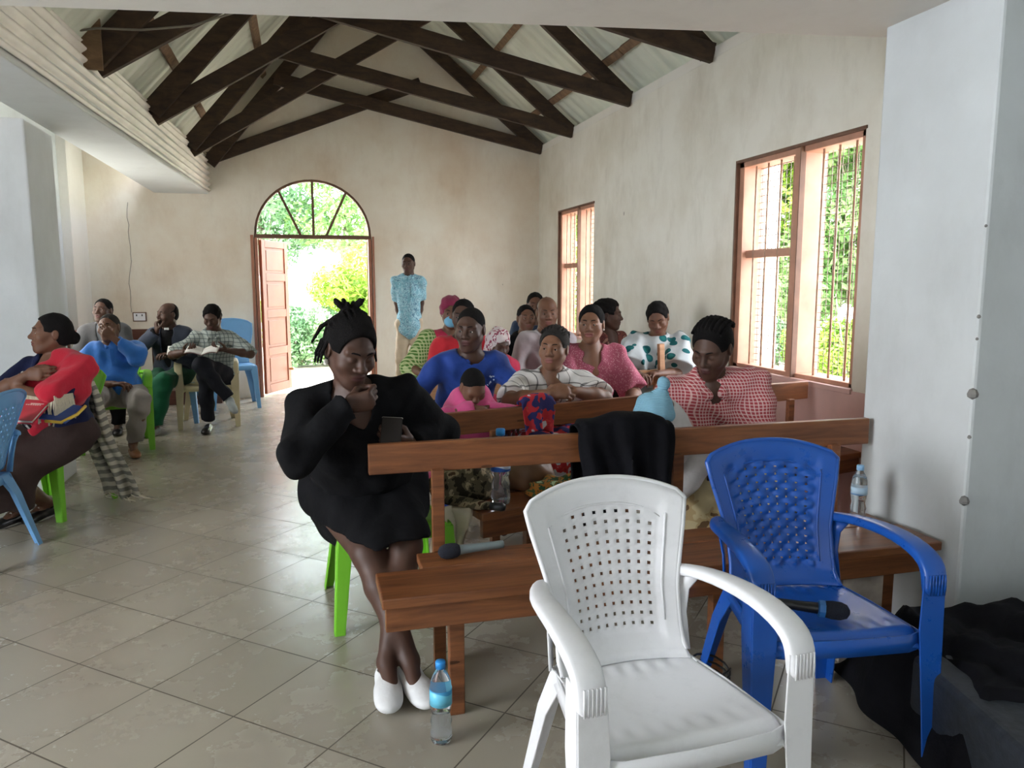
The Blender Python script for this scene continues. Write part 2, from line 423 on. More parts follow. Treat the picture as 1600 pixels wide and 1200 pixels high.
# left beam: soffit polygon from above the camera's left to the back wall
mb = MB()
Ya, Yb_ = 3.0, YB
mb.add([(-1.68, Ya, 2.47), (beam_x(Ya), Ya, 2.47), (beam_x(Yb_), Yb_, 2.47), (-1.63, Yb_, 2.47), (-1.68, Ya, 2.78), (beam_x(Ya), Ya, 2.78), (beam_x(Yb_), Yb_, 2.78), (-1.63, Yb_, 2.78)],
       [(0, 3, 2, 1), (4, 5, 6, 7), (0, 1, 5, 4), (1, 2, 6, 5), (2, 3, 7, 6), (3, 0, 4, 7)])
struct('ceiling_beam_left', mb, M_soffit, bevel=0.01)
# corrugated cladding standing on that beam, ridges running along the nave
M_sheet = plain('corrugated_sheet', (0.86, 0.82, 0.76), 0.42, 0.12, 3, 0.0, metal=0.0)
M_roof = plain('roof_sheet', (0.74, 0.77, 0.66), 0.45, 0.12, 2.0, 0.0, metal=0.0)
mb = MB()
def clad(u, v):
    Y = 2.9 + (YB - 2.9) * u; z = 2.50 + 0.40 * v
    return (beam_x(Y) + 0.012 + 0.017 * math.sin(v * 2 * math.pi * 6) + 0.004 * math.sin(Y * 3.1), Y, z)
mb.grid(clad, 30, 78)
struct('wall_cladding_left', mb, M_sheet, smooth=True, solid=0.002)
# main roof sheets (sinusoidal corrugation across the slope)
def roof_sheet(name, xa, xb, fz):
    mb = MB()
    nv = 430
    def fn(u, v):
        X = xa + (xb - xa) * u; Y = -3.0 + (YB + 0.5 + 3.0) * v
        return (X, Y, fz(X) + 0.11 + 0.040 * max(-.35, min(.5, math.sin(Y * 2 * math.pi / 0.19))) + 0.006 * math.sin(X * 5 + Y))
    mb.grid(fn, 4, nv * 2)
    return struct(name, mb, M_roof, smooth=True)
roof_sheet('ceiling_roof_left', -1.55, APX, roofL)
roof_sheet('ceiling_roof_right', APX, XR + 0.5, roofR)
# purlins
k = 0
for (X, fz) in ((-0.95, roofL), (-0.35, roofL), (0.35, roofL), (2.85, roofR), (2.2, roofR), (1.4, roofR)):
    mb = MB(); ang = math.atan(1.1) if fz is roofL else -math.atan(0.79)
    Y = 2.9
    while Y < YB:
        Y2 = min(Y + 1.9, YB); dz = random.uniform(-.006, .006)
        mb.box(-0.035, 0.035, Y, Y2, -0.022, 0.022, Matrix.Translation((X, 0, fz(X) + 0.068 + dz)) @ Matrix.Rotation(-ang, 4, 'Y')); Y = Y2
    struct('ceiling_purlin', mb, M_truss_raw)
# white ventilation gap blocks at the right eave
mb = MB(); mb.box(XR - 0.002, XR + 0.22, 2.5, YB, 3.12, 3.20); struct('trim_1', mb, M_beam)

# rest of the church around and behind the camera
mb = MB(); mb.box(XL - 0.2, XL, 6.34, YB, 0, 3.2)
struct('wall_left', mb, M_wall_grey)
mb = MB(); mb.box(XL - 0.2, -1.68, 5.75, 6.34, 0, 2.47); struct('wall_pier_left', mb, M_wall_grey, bevel=0.012)
mb = MB(); mb.box(XL, XL + 0.09, 9.35, YB, 0, 3.2); struct('trim_2', mb, M_beam)
mb = MB(); mb.box(-4.6, XL, 5.75, 5.95, 0, 3.2); mb.box(-4.6, -4.4, -3, 5.95, 0, 0.8); mb.box(-4.6, -4.4, -3, 5.95, 2.8, 3.2)
mb.box(-4.6, -4.4, -3, -.45, .8, 2.8); mb.box(-4.6, -4.4, 2.25, 5.95, .8, 2.8)
struct('wall_transept_left', mb, M_wall_grey)
mb = MB(); mb.box(-4.6, XR + 0.2, -3.2, -3.0, 0, 5.2); struct('wall_front', mb, M_wall_grey)
mb = MB(); mb.box(XR, XR + 0.22, -3, 2.3, 0, 3.2); struct('wall_sanctuary_right', mb, M_wall_grey)
mb = MB(); mb.box(-4.6, -1.5, -3, 10.2, 3.2, 3.25); struct('ceiling_aisle', mb, M_truss_raw)
mb = MB(); mb.box(-2.5, -1.62, 6.3, 10.0, 2.98, 3.06); struct('ceiling_aisle_plank', mb, M_truss_raw)

# pinkish light reflected below the near window, painted as a thin wall panel
M_sill_reflection = plain('sill_paint_and_reflection', (0.62, 0.40, 0.36), 0.6, 0.15, 3)
mb = MB(); mb.box(XR - 0.006, XR + 0.0, 2.78, 5.1, 0.03, 0.79); struct('wall_reflection_right', mb, M_sill_reflection)
# thin crack in the back wall
M_crack = plain('crack', (0.30, 0.27, 0.23), 0.9)
mb = MB(); pts = []; x = -1.90
for i in range(16):
    z = 2.35 - i * 0.085; x += random.uniform(-.018, .022); pts.append((x, YB - 0.001, z))
mb.tube(pts, 0.0035, 4); struct('trim_3', mb, M_crack)
# chips on the pier corner
mb = MB()
for z, r in ((1.02, 0.022), (0.62, 0.02), (1.3, 0.008), (1.22, 0.006), (0.86, 0.008), (1.62, 0.006)):
    mb.lathe([(0.0, -r), (r * .8, -r * .5), (r * .9, 0), (r * .6, r * .7), (0, r)], 7, (2.343, 2.226, z))
struct('trim_4', mb, plain('chipped_plaster', (0.22, 0.21, 0.20), 0.9))

# ------------------------------------------------------------------ trusses
def truss(Y, label, left=True, ripple=0.0):
    t = empty('roof_truss', (0, Y, 0), 0, label, 'roof truss', 'roof trusses over the nave')
    xl = beam_x(Y) + 0.03; zl = 2.80
    wd = 0.05
    mb = MB(); mb.beam((XR - 0.02, 0, 3.17), (APX - .06, 0, roofR(APX - .06) - 0.03), wd, 0.155, (0, 0, 1)); mb.build('rafter', M_truss, t, bevel=0.003)
    mb = MB(); mb.beam((xl, 0, zl + 0.02), (APX + .05, 0, roofL(APX + .05) - 0.05), wd, 0.155, (0, 0, 1)); mb.build('rafter', M_truss, t, bevel=0.003)
    # lower chords cross below the ridge
    mb = MB(); mb.beam((XR - 0.005, -0.052, 3.155), (-0.22, -0.052, 3.155 + 0.2 * (XR + 0.22)), wd, 0.145, (0, 0, 1)); mb.build('bottom_chord', M_truss, t, bevel=0.003)
    sl = 0.62 if Y < 9.5 else 0.44
    xe = APX + 0.75
    mb = MB(); mb.beam((xl, 0.052, zl - 0.02 + (0.1 if Y > 9.5 else 0)), (xe, 0.052, zl - 0.02 + sl * (xe - xl)), wd, 0.145, (0, 0, 1)); mb.build('bottom_chord', M_truss, t, bevel=0.003)
    return t
truss(9.93, 'dark timber roof truss lying against the back gable wall')
truss(8.735, 'dark timber roof truss, the second one out from the back gable wall')
truss(7.10, 'dark timber roof truss, third from the back wall, over the blue-shirted man')
tn = truss(5.57, 'nearest dark timber roof truss with a plank nailed to its left end')
mb = MB(); mb.box(-1.30, -1.14, -0.10, -0.075, 2.73, 3.05); mb.build('end_plank', M_truss_raw, tn)
# cable drooping off the nearest truss
mb = MB(); mb.tube([(-1.28, 5.42, 2.93), (-1.15, 5.42, 2.96), (-0.9, 5.42, 2.97), (-0.6, 5.42, 3.02), (-0.3, 5.42, 3.14), (0.0, 5.44, 3.3)], 0.007, 6)
tag(mb.build('power_cable', plain('cable_grey', (0.20, 0.18, 0.15), 0.6), smooth=True), 'grey electric cable sagging across the nearest roof truss', 'cable')

# ------------------------------------------------------------------ windows
def window(name, y0, y1, split):
    w = empty(name, (XR, 0, 0), 0, kind='structure')
    z0, z1 = WZ; d0, d1 = 0.02, 0.20
    mb = MB()
    mb.box(d0, d1, y0, y0 + 0.05, z0, z1); mb.box(d0, d1, y1 - 0.06, y1, z0, z1); mb.box(d0, d1, y0, y1, z1 - 0.04, z1); mb.box(d0, d1, y0, y1, z0, z0 + 0.03)
    ym = y0 + (y1 - y0) * split
    mb.box(d0 - 0.004, d1, ym - 0.045, ym + 0.045, z0, z1)
    mb.box(d0 + 0.04, d1 - 0.05, ym, y1, 1.60, 1.655)
    mb.build('window_frame', M_frame, w, bevel=0.004)
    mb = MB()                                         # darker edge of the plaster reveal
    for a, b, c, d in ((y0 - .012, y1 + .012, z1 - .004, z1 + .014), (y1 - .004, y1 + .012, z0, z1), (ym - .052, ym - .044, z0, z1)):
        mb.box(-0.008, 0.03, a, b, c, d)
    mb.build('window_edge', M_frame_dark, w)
    mb = MB(); mb.box(-0.02, 0.21, y0 - 0.01, y1 + 0.01, z0 - 0.03, z0 + 0.002); mb.build('window_sill', M_sill_reflection, w, bevel=0.003)
    n = 9
    for i in range(1, n):
        y = y0 + (y1 - y0) * i / n
        if abs(y - ym) < 0.06: continue
        mb = MB(); mb.tube([(0.065 , y, z0), (0.065, y, z1)], 0.007, 8); mb.build('window_bar', M_bar, w, smooth=True)
    mb = MB()
    y = y0
    while y < y1:
        mb.beam((0.165, y, z0), (0.165, y + .01, z1), 0.0036, 0.0036, (0, 1, 0)); y += 0.048
    z = z0
    while z < z1:
        mb.beam((0.165, y0, z + .01 * math.sin(z * 9)), (0.165, y1, z), 0.0036, 0.0036); z += 0.048
    mb.build('wire_mesh', M_mesh, w)
window('window_1', *W1, 0.47)
window('window_2', *W2, 0.45)

# ------------------------------------------------------------------ door and fanlight
w = empty('window_3', (0, YB, 0), 0, kind='structure')
mb = MB()
def ring(r0, r1, y0, y1):
    n = 28
    for k in range(n):
        a0 = math.pi * k / n; a1 = math.pi * (k + 1) / n
        P = lambda r, a: (DC + r * math.cos(a), DZ + 0.97 * r * math.sin(a))
        mb.prism([P(r0, a0), P(r1, a0), P(r1, a1), P(r0, a1)], y0, y1)
ring(DR - 0.028, DR + 0.004, 0.02, 0.10)
mb.box(DX0, DX1, 0.015, 0.11, DZ - 0.035, DZ + 0.012)
for a in (54, 90, 126):
    c, s_ = math.cos(R(a)), math.sin(R(a)); r0 = 0.12 if a != 90 else 0.0
    bx = DC + (0.10 * c if a != 90 else 0)
    mb.beam((DC + 0.26 * c * (a != 90), 0.05, DZ), (DC + (DR - .01) * c, 0.05, DZ + .97 * (DR - .01) * s_), 0.03, 0.03, (0, 1, 0))
mb.build('window_frame', M_frame_dark, w, weld=False)
mb = MB(); ring(0.0, DR - 0.03, 0.058, 0.062)
gm, gnt, gb = new_mat('dusty_glass'); gb.inputs['Base Color'].default_value = (0.95, 1, 0.97, 1); gb.inputs['Roughness'].default_value = 0.02
gb.inputs['Transmission Weight'].default_value = 1.0; gb.inputs['IOR'].default_value = 1.05
mb.build('glass_pane', gm, w)

d = empty('door_1', (0, YB, 0), 0, kind='structure')
mb = MB(); mb.box(DX0 - 0.01, DX0 + 0.035, 0.0, 0.14, 0, DZ - 0.03); mb.box(DX1 - 0.04, DX1 + 0.01, 0.0, 0.14, 0, DZ - 0.03)
mb.box(DX0 - 0.045, DX0 - 0.01, -0.012, 0.03, 0, DZ); mb.box(DX1 + 0.01, DX1 + 0.035, -0.012, 0.03, 0, DZ)
mb.build('door_frame', M_door, d, bevel=0.003)
def leaf(name, hx, ang, wleaf, side):
    lf = MB(); zt = DZ - 0.05
    lf.box(0, 0.085, -0.02, 0.02, 0.02, zt); lf.box(wleaf - 0.085, wleaf, -0.02, 0.02, 0.02, zt)
    zs = [0.02, 0.13, 0.50, 0.60, 0.98, 1.08, 1.44, 1.54, zt - 0.09, zt]
    for i in range(0, len(zs) - 1, 2): lf.box(0.085, wleaf - 0.085, -0.02, 0.02, zs[i], zs[i + 1])
    for i in range(1, len(zs) - 1, 2):
        lf.box(0.085, wleaf - 0.085, -0.008, 0.008, zs[i], zs[i + 1]); lf.box(0.12, wleaf - 0.12, -0.014, 0.014, zs[i] + 0.035, zs[i + 1] - 0.035)
    o = lf.build(name, M_door, d, bevel=0.004)
    o.location = (hx, 0.13, 0); o.rotation_euler = (0, 0, ang)
    return o
l1 = leaf('door_leaf', DX0 + 0.055, R(63), 0.66, 1)
h = MB(); h.lathe([(0.0, 0), (0.012, 0.004), (0.012, 0.03), (0.026, 0.045), (0.026, 0.06), (0.0, 0.072)], 14, (0, 0, 0), Matrix.Translation((0.60, -0.02, 0.28)) @ Matrix.Rotation(R(90), 4, 'X'))
h.build('door_knob', plain('brass', (0.75, 0.55, 0.30), 0.3, metal=1.0), l1, smooth=True)
l2 = leaf('door_leaf', DX1 - 0.03, R(84), 0.66, -1)

# ------------------------------------------------------------------ outside
M_ground = plain('sunlit_earth', (0.62, 0.56, 0.46), 0.9, 0.25, 1.5, 0.2)
mb = MB(); mb.grid(lambda u, v: (-30 + 80 * u, YB + 0.25 + 60 * v, -0.08 + 0.05 * math.sin(u * 40) * math.sin(v * 31)), 30, 30)
mb.grid(lambda u, v: (XR + 0.22 + 40 * u, -12 + (YB + 12.3) * v, -0.08 + 0.05 * math.sin(u * 20) * math.sin(v * 31)), 20, 20)
struct('ground_yard', mb, M_ground)
def leaf_mat(name, a, b_, tr=0.35):
    m, nt, b = new_mat(name)
    n = N(nt, 'ShaderNodeTexNoise', Scale=1.7, Detail=3.0); nt.links.new(coords(nt), n.inputs['Vector'])
    r = ramp(nt, n.outputs['Fac'], [(0.35, a), (0.65, b_)]); nt.links.new(r.outputs['Color'], b.inputs['Base Color'])
    b.inputs['Roughness'].default_value = 0.5
    tl = nt.nodes.new('ShaderNodeBsdfTranslucent'); nt.links.new(r.outputs['Color'], tl.inputs['Color'])
    mx = nt.nodes.new('ShaderNodeMixShader'); mx.inputs[0].default_value = tr
    nt.links.new(b.outputs[0], mx.inputs[1]); nt.links.new(tl.outputs[0], mx.inputs[2])
    nt.links.new(mx.outputs[0], nt.nodes['Material Output'].inputs['Surface'])
    return m
M_leafs = [leaf_mat('leaf_bright', (0.13, 0.27, 0.02), (0.32, 0.46, 0.06)), leaf_mat('leaf_mid', (0.12, 0.26, 0.07), (0.30, 0.46, 0.16)), leaf_mat('leaf_dark', (0.10, 0.20, 0.09), (0.24, 0.36, 0.18)), leaf_mat('leaf_blue', (0.10, 0.22, 0.10), (0.22, 0.36, 0.18))]
M_bark = plain('bark', (0.30, 0.24, 0.18), 0.9, 0.3, 8, 0.3)
rng = np.random.default_rng(5)
def leaves_mesh(name, centers, radii, count, size, mat, parent):
    """leafy mass: small folded leaves scattered through the given balls"""
    C = np.array(centers, float); Rr = np.array(radii, float)
    pick = rng.choice(len(C), count, p=(Rr ** 2 / (Rr ** 2).sum()))
    d = rng.normal(size=(count, 3)); d /= np.linalg.norm(d, axis=1)[:, None]
    rad = Rr[pick] * (0.72 + 0.32 * rng.random(count))
    p = C[pick] + d * rad[:, None] * np.array([1, 1, 0.85])
    n = d + rng.normal(size=(count, 3)) * 0.7 + np.array([0, 0, .5]); n /= np.linalg.norm(n, axis=1)[:, None]
    t = np.cross(n, rng.normal(size=(count, 3))); t /= np.linalg.norm(t, axis=1)[:, None]; b = np.cross(n, t)
    s = (size * (0.6 + 0.8 * rng.random(count)))[:, None]
    V = np.stack([p - t * s, p - b * s * .42 + n * s * .12, p + t * s, p + b * s * .42 + n * s * .12], 1)
    V[:, :, 2] = np.maximum(V[:, :, 2], -0.02)
    me = bpy.data.meshes.new(name); nv = count * 4
    me.vertices.add(nv); me.vertices.foreach_set('co', V.reshape(-1).astype(np.float32))
    me.loops.add(nv); me.loops.foreach_set('vertex_index', np.arange(nv, dtype=np.int32))
    me.polygons.add(count); me.polygons.foreach_set('loop_start', np.arange(0, nv, 4, dtype=np.int32))
    me.update(calc_edges=True); me.materials.append(mat)
    o = bpy.data.objects.new(name, me); COL.objects.link(o); o.parent = parent; return o
def plant(name, loc, hgt, rad, mat, label, cat, group, n=4000, size=0.05, trunk=0.0):
    e = empty(name, loc, 0, label, cat, group)
    cs = []; rs = []
    for i in range(16):
        a = random.uniform(0, 6.28); rr = rad * random.uniform(0.1, 0.75); z = trunk + (hgt - trunk) * random.uniform(0.12, 0.88)
        cs.append((rr * math.cos(a), rr * math.sin(a), z)); rs.append(rad * random.uniform(0.28, 0.5))
    leaves_mesh('foliage', cs, rs, n, size, mat, e)
    mb = MB()
    if trunk > 0.5:
        mb.tube([(0, 0, -0.1), (0.05, 0, trunk * .6), (-.05, .05, trunk), (0, 0, hgt * .8)], [rad * .09, rad * .07, rad * .06, .02], 8)
        mb.build('trunk', M_bark, e, smooth=True)
    for k in range(7):
        c = cs[k]; mb.tube([(0, 0, max(-0.05, trunk * .7)), (c[0] * .5, c[1] * .5, c[2] * .6), c], [0.02 + .015 * rad, 0.015, 0.006], 5)
    mb.build('branches', M_bark, e, smooth=True)
    return e
plant('garden_bush', (0.95, 14.2, 0), 1.75, 1.0, M_leafs[0], 'bright yellow-green bush seen through the right half of the doorway', 'bush', 'bushes beyond the door', 9000, 0.05)
plant('garden_bush', (-0.05, 14.0, 0), 0.95, 0.75, M_leafs[3], 'low blue-green bush in the middle of the doorway', 'bush', 'bushes beyond the door', 6000, 0.04)
plant('garden_bush', (-1.25, 14.6, 0), 1.2, 0.7, M_leafs[0], 'light green bush beside the open door leaf', 'bush', 'bushes beyond the door', 4000, 0.045)
plant('garden_bush', (1.9, 16.2, 0), 2.3, 1.2, M_leafs[0], 'tall bright bush behind the right door jamb', 'bush', 'bushes beyond the door', 7000, 0.05)
tl = ['tall mid-green tree left of the doorway view', 'tall tree filling the left of the fanlight', 'tall leafy tree behind the centre of the fanlight', 'tall tree filling the right of the fanlight', 'tall green tree behind the right door jamb']
for i, (x, y, h_, r_) in enumerate(((-4.2, 23, 7.5, 2.6), (-1.2, 28, 7.4, 2.6), (1.6, 27, 8.2, 2.6), (3.4, 21, 7.2, 2.3), (7.5, 23, 8, 2.6))):
    plant('yard_tree', (x, y, 0), h_, r_, M_leafs[[1, 3, 1, 0, 1][i]], tl[i], 'tree', 'trees beyond the door', 9000, 0.11, 1.7)
# small shed far off
sh = empty('garden_shed', (-0.7, 20.0, 0), 0.2, 'small grey shed with a low roof far beyond the doorway', 'shed')
mb = MB(); mb.box(-1.0, 1.0, -.6, .6, 0, 1.25); mb.build('shed_wall', plain('shed_grey', (0.45, 0.45, 0.42), 0.8), sh)
mb = MB(); mb.prism([(-1.2, 1.25), (1.2, 1.25), (0, 1.65)], -.8, .8); mb.build('shed_roof', plain('shed_roof', (0.5, 0.5, 0.46), 0.6), sh)
# right side: hedge and trees seen through the windows
rl = [('leafy hedge bush at the far left of the near window view', 7.6, 12.9, 4.6, 1.5, 0), ('tall leafy hedge bush seen in the middle of the near window', 9.0, 12.6, 4.9, 1.6, 1), ('tall leafy hedge bush seen in the nearest part of the near window', 9.9, 11.3, 5.0, 1.6, 1),
      ('dark bush at the near edge of the near window view', 10.4, 9.4, 4.6, 1.7, 2), ('bright shrub seen through the far window', 5.6, 15.4, 2.8, 1.3, 0), ('leafy tree seen through the far window', 7.4, 19.6, 6.0, 2.4, 0), ('low green shrub on the lawn outside the near window', 7.9, 10.2, 0.7, 0.8, 0),
      ('low pale shrub on the lawn close to the near window post', 7.2, 11.2, 0.8, 0.7, 3), ('low bright shrub under the hedge at the near edge of the window view', 9.0, 9.6, 0.8, 0.8, 0), ('tall pale-leaved tree above the hedge outside the near window', 12.4, 14.5, 8.0, 3.0, 3)]
for lb, x, y, h_, r_, mi in rl:
    plant('yard_tree' if h_ > 3 else 'garden_bush', (x, y, 0), h_, r_, M_leafs[[0, 1, 2, 3][mi]], lb, 'tree' if h_ > 3 else 'bush', 'greenery beyond the windows', 13000 if h_ > 3 else 7000, 0.085 if h_ > 3 else .045, 0.0 if h_ < 5 else 1.2)
# outside wall of a neighbouring building (white) seen through the near window's far half
mb = MB()
for i in range(14):
    a = random.uniform(-.6, .6); x = random.uniform(7.4, 8.6); y = random.uniform(9.0, 11.6)
    mb.tube([(x, y, 0), (x + .3 * a, y + .3, .5), (x + .5 * a, y + .5 + .2 * a, 1.0 + .3 * random.random())], [0.012, 0.009, 0.004], 5)
tag(mb.build('dry_branches', plain('dry_twig', (0.62, 0.52, 0.42), 0.9)), 'tangle of dry bare branches on the ground outside the near window', 'branches')
# ================================================================== FURNITURE
mb = MB(); mb.box(XR + 0.22, 3.82, 5.62, 6.05, -0.1, 3.2); struct('wall_buttress', mb, plaster('plaster_outside', (0.80, 0.70, 0.62), (0.7, 0.55, 0.45), 0.4))

def pew(name, loc, rz, L, label, posts, mat=M_pew, mat2=None, group='wooden pews', top=0.85, shade=None):
    """local: x along the pew from 0 to L, the sitter faces -y, backrest rail at y=0"""
    mat2 = mat2 or mat
    t = empty(name, loc, rz, label, 'pew', group)
    mb = MB(); mb.beam((0, 0, top - 0.055), (L, 0, top - 0.055), 0.032, 0.11); mb.build('back_rail', mat, t, bevel=0.004)
    mb = MB(); mb.box(0.16, L - 0.02, -0.20, -0.055, 0.418, 0.45); mb.build('seat_plank', mat2, t, bevel=0.004)
    mb = MB(); mb.box(0.0, L, -0.44, -0.205, 0.415, 0.45); mb.build('seat_plank', mat, t, bevel=0.005)
    mb = MB(); mb.box(0.012, L - 0.01, -0.425, -0.395, 0.335, 0.415); mb.build('apron', mat, t, bevel=0.003)
    for x in posts:
        mb = MB(); mb.beam((x, -0.028, 0.0), (x, -0.028, top - 0.10), 0.045, 0.03, (0, 1, 0)); mb.build('post', mat, t, bevel=0.003)
        mb = MB(); mb.beam((x, -0.36, 0.0), (x, -0.36, 0.415), 0.05, 0.04, (0, 1, 0)); mb.build('leg', mat, t, bevel=0.003)
        mb = MB(); mb.box(x - .015, x + .015, -0.36, -0.03, 0.37, 0.415); mb.build('seat_bearer', mat, t)
    return t
p1 = pew('church_pew', (0.21, 2.725, 0), R(-0.3), 2.10, 'front wooden pew, its long back rail ending at the pier', (0.245, 1.20, 1.92), M_pew, M_pew)
mb = MB(); mb.box(1.70, 1.88, -0.40, -0.37, 0.0, 0.335); mb.build('support_board', plain('weathered_board', (0.36, 0.30, 0.25), 0.85, 0.3, 12), p1, bevel=0.003)
p2 = pew('church_pew', (0.60, 3.50, 0), R(14.0), 2.50, 'second wooden pew, set askew, its back rail under the baby leaning in pink', (0.28, 1.3, 2.33), M_pew, M_pew_dark, top=0.815)
p3 = pew('church_pew', (0.72, 4.74, 0), R(10.0), 2.25, 'third wooden pew, mostly hidden behind the seated congregation', (0.25, 1.2, 1.75), M_pew_pale, None, top=0.80)
mb = MB(); mb.beam((1.79, -.05, 0.5), (1.76, -0.05, 0.99), 0.045, 0.03, (0, 1, 0)); mb.build('end_post', M_pew_pale, p3, bevel=.003)
p4 = pew('church_pew', (1.00, 5.74, 0), R(6.0), 2.05, 'fourth wooden pew, hidden behind the row with the man in the blue tunic', (0.25, 1.2, 2.0), M_pew_pale, None, top=0.80)
pew('church_pew', (1.06, 6.95, 0), R(2.0), 2.0, 'rearmost right-hand pew, only its dark red left end showing by the standing man', (0.15, 1.2, 2.0), M_pew_dark, None, top=0.80)
pew('church_pew', (-2.40, 8.62, 0), R(0), 1.02, 'short dark wooden pew against the back wall at the far left', (0.12, 0.92), M_pew_dark, None, 'wooden pews', top=0.95)
mb = MB(); mb.box(-1.62, -0.95, 9.62, 9.84, 0.0, 0.17); 
tag(mb.build('kneeler_bench', M_pew_dark, bevel=.005), 'low dark red wooden kneeler against the back wall under the socket', 'kneeler')

# ------------------------------------------------------------------ plastic chairs
def plastic(name, col, rough=0.32, dirty=0.0):
    m, nt, b = new_mat(name)
    n = N(nt, 'ShaderNodeTexNoise', Scale=11.0, Detail=6.0, Roughness=0.7); nt.links.new(coords(nt), n.inputs['Vector'])
    r = ramp(nt, n.outputs['Fac'], [(0.5, (0, 0, 0)), (0.85, (1, 1, 1))])
    c = mixc(nt, math_n(nt, 'MULTIPLY', r.outputs['Color'], 0.25 + dirty), col, tuple(x * 0.62 for x in col))
    nt.links.new(c, b.inputs['Base Color'])
    rr = ramp(nt, n.outputs['Fac'], [(0.3, (rough,) * 3), (0.8, (min(1, rough + .2),) * 3)]); nt.links.new(rr.outputs['Color'], b.inputs['Roughness'])
    b.inputs['Subsurface Weight'].default_value = 0.0
    return m
P_white = plastic('plastic_white', (0.80, 0.80, 0.82), 0.36, 0.1)
P_blue = plastic('plastic_blue', (0.010, 0.085, 0.40), 0.24)
P_light = plastic('plastic_light_blue', (0.16, 0.38, 0.68), 0.38)
P_green = plastic('plastic_green', (0.20, 0.58, 0.03), 0.35)
P_cream = plastic('plastic_cream', (0.72, 0.63, 0.40), 0.4)

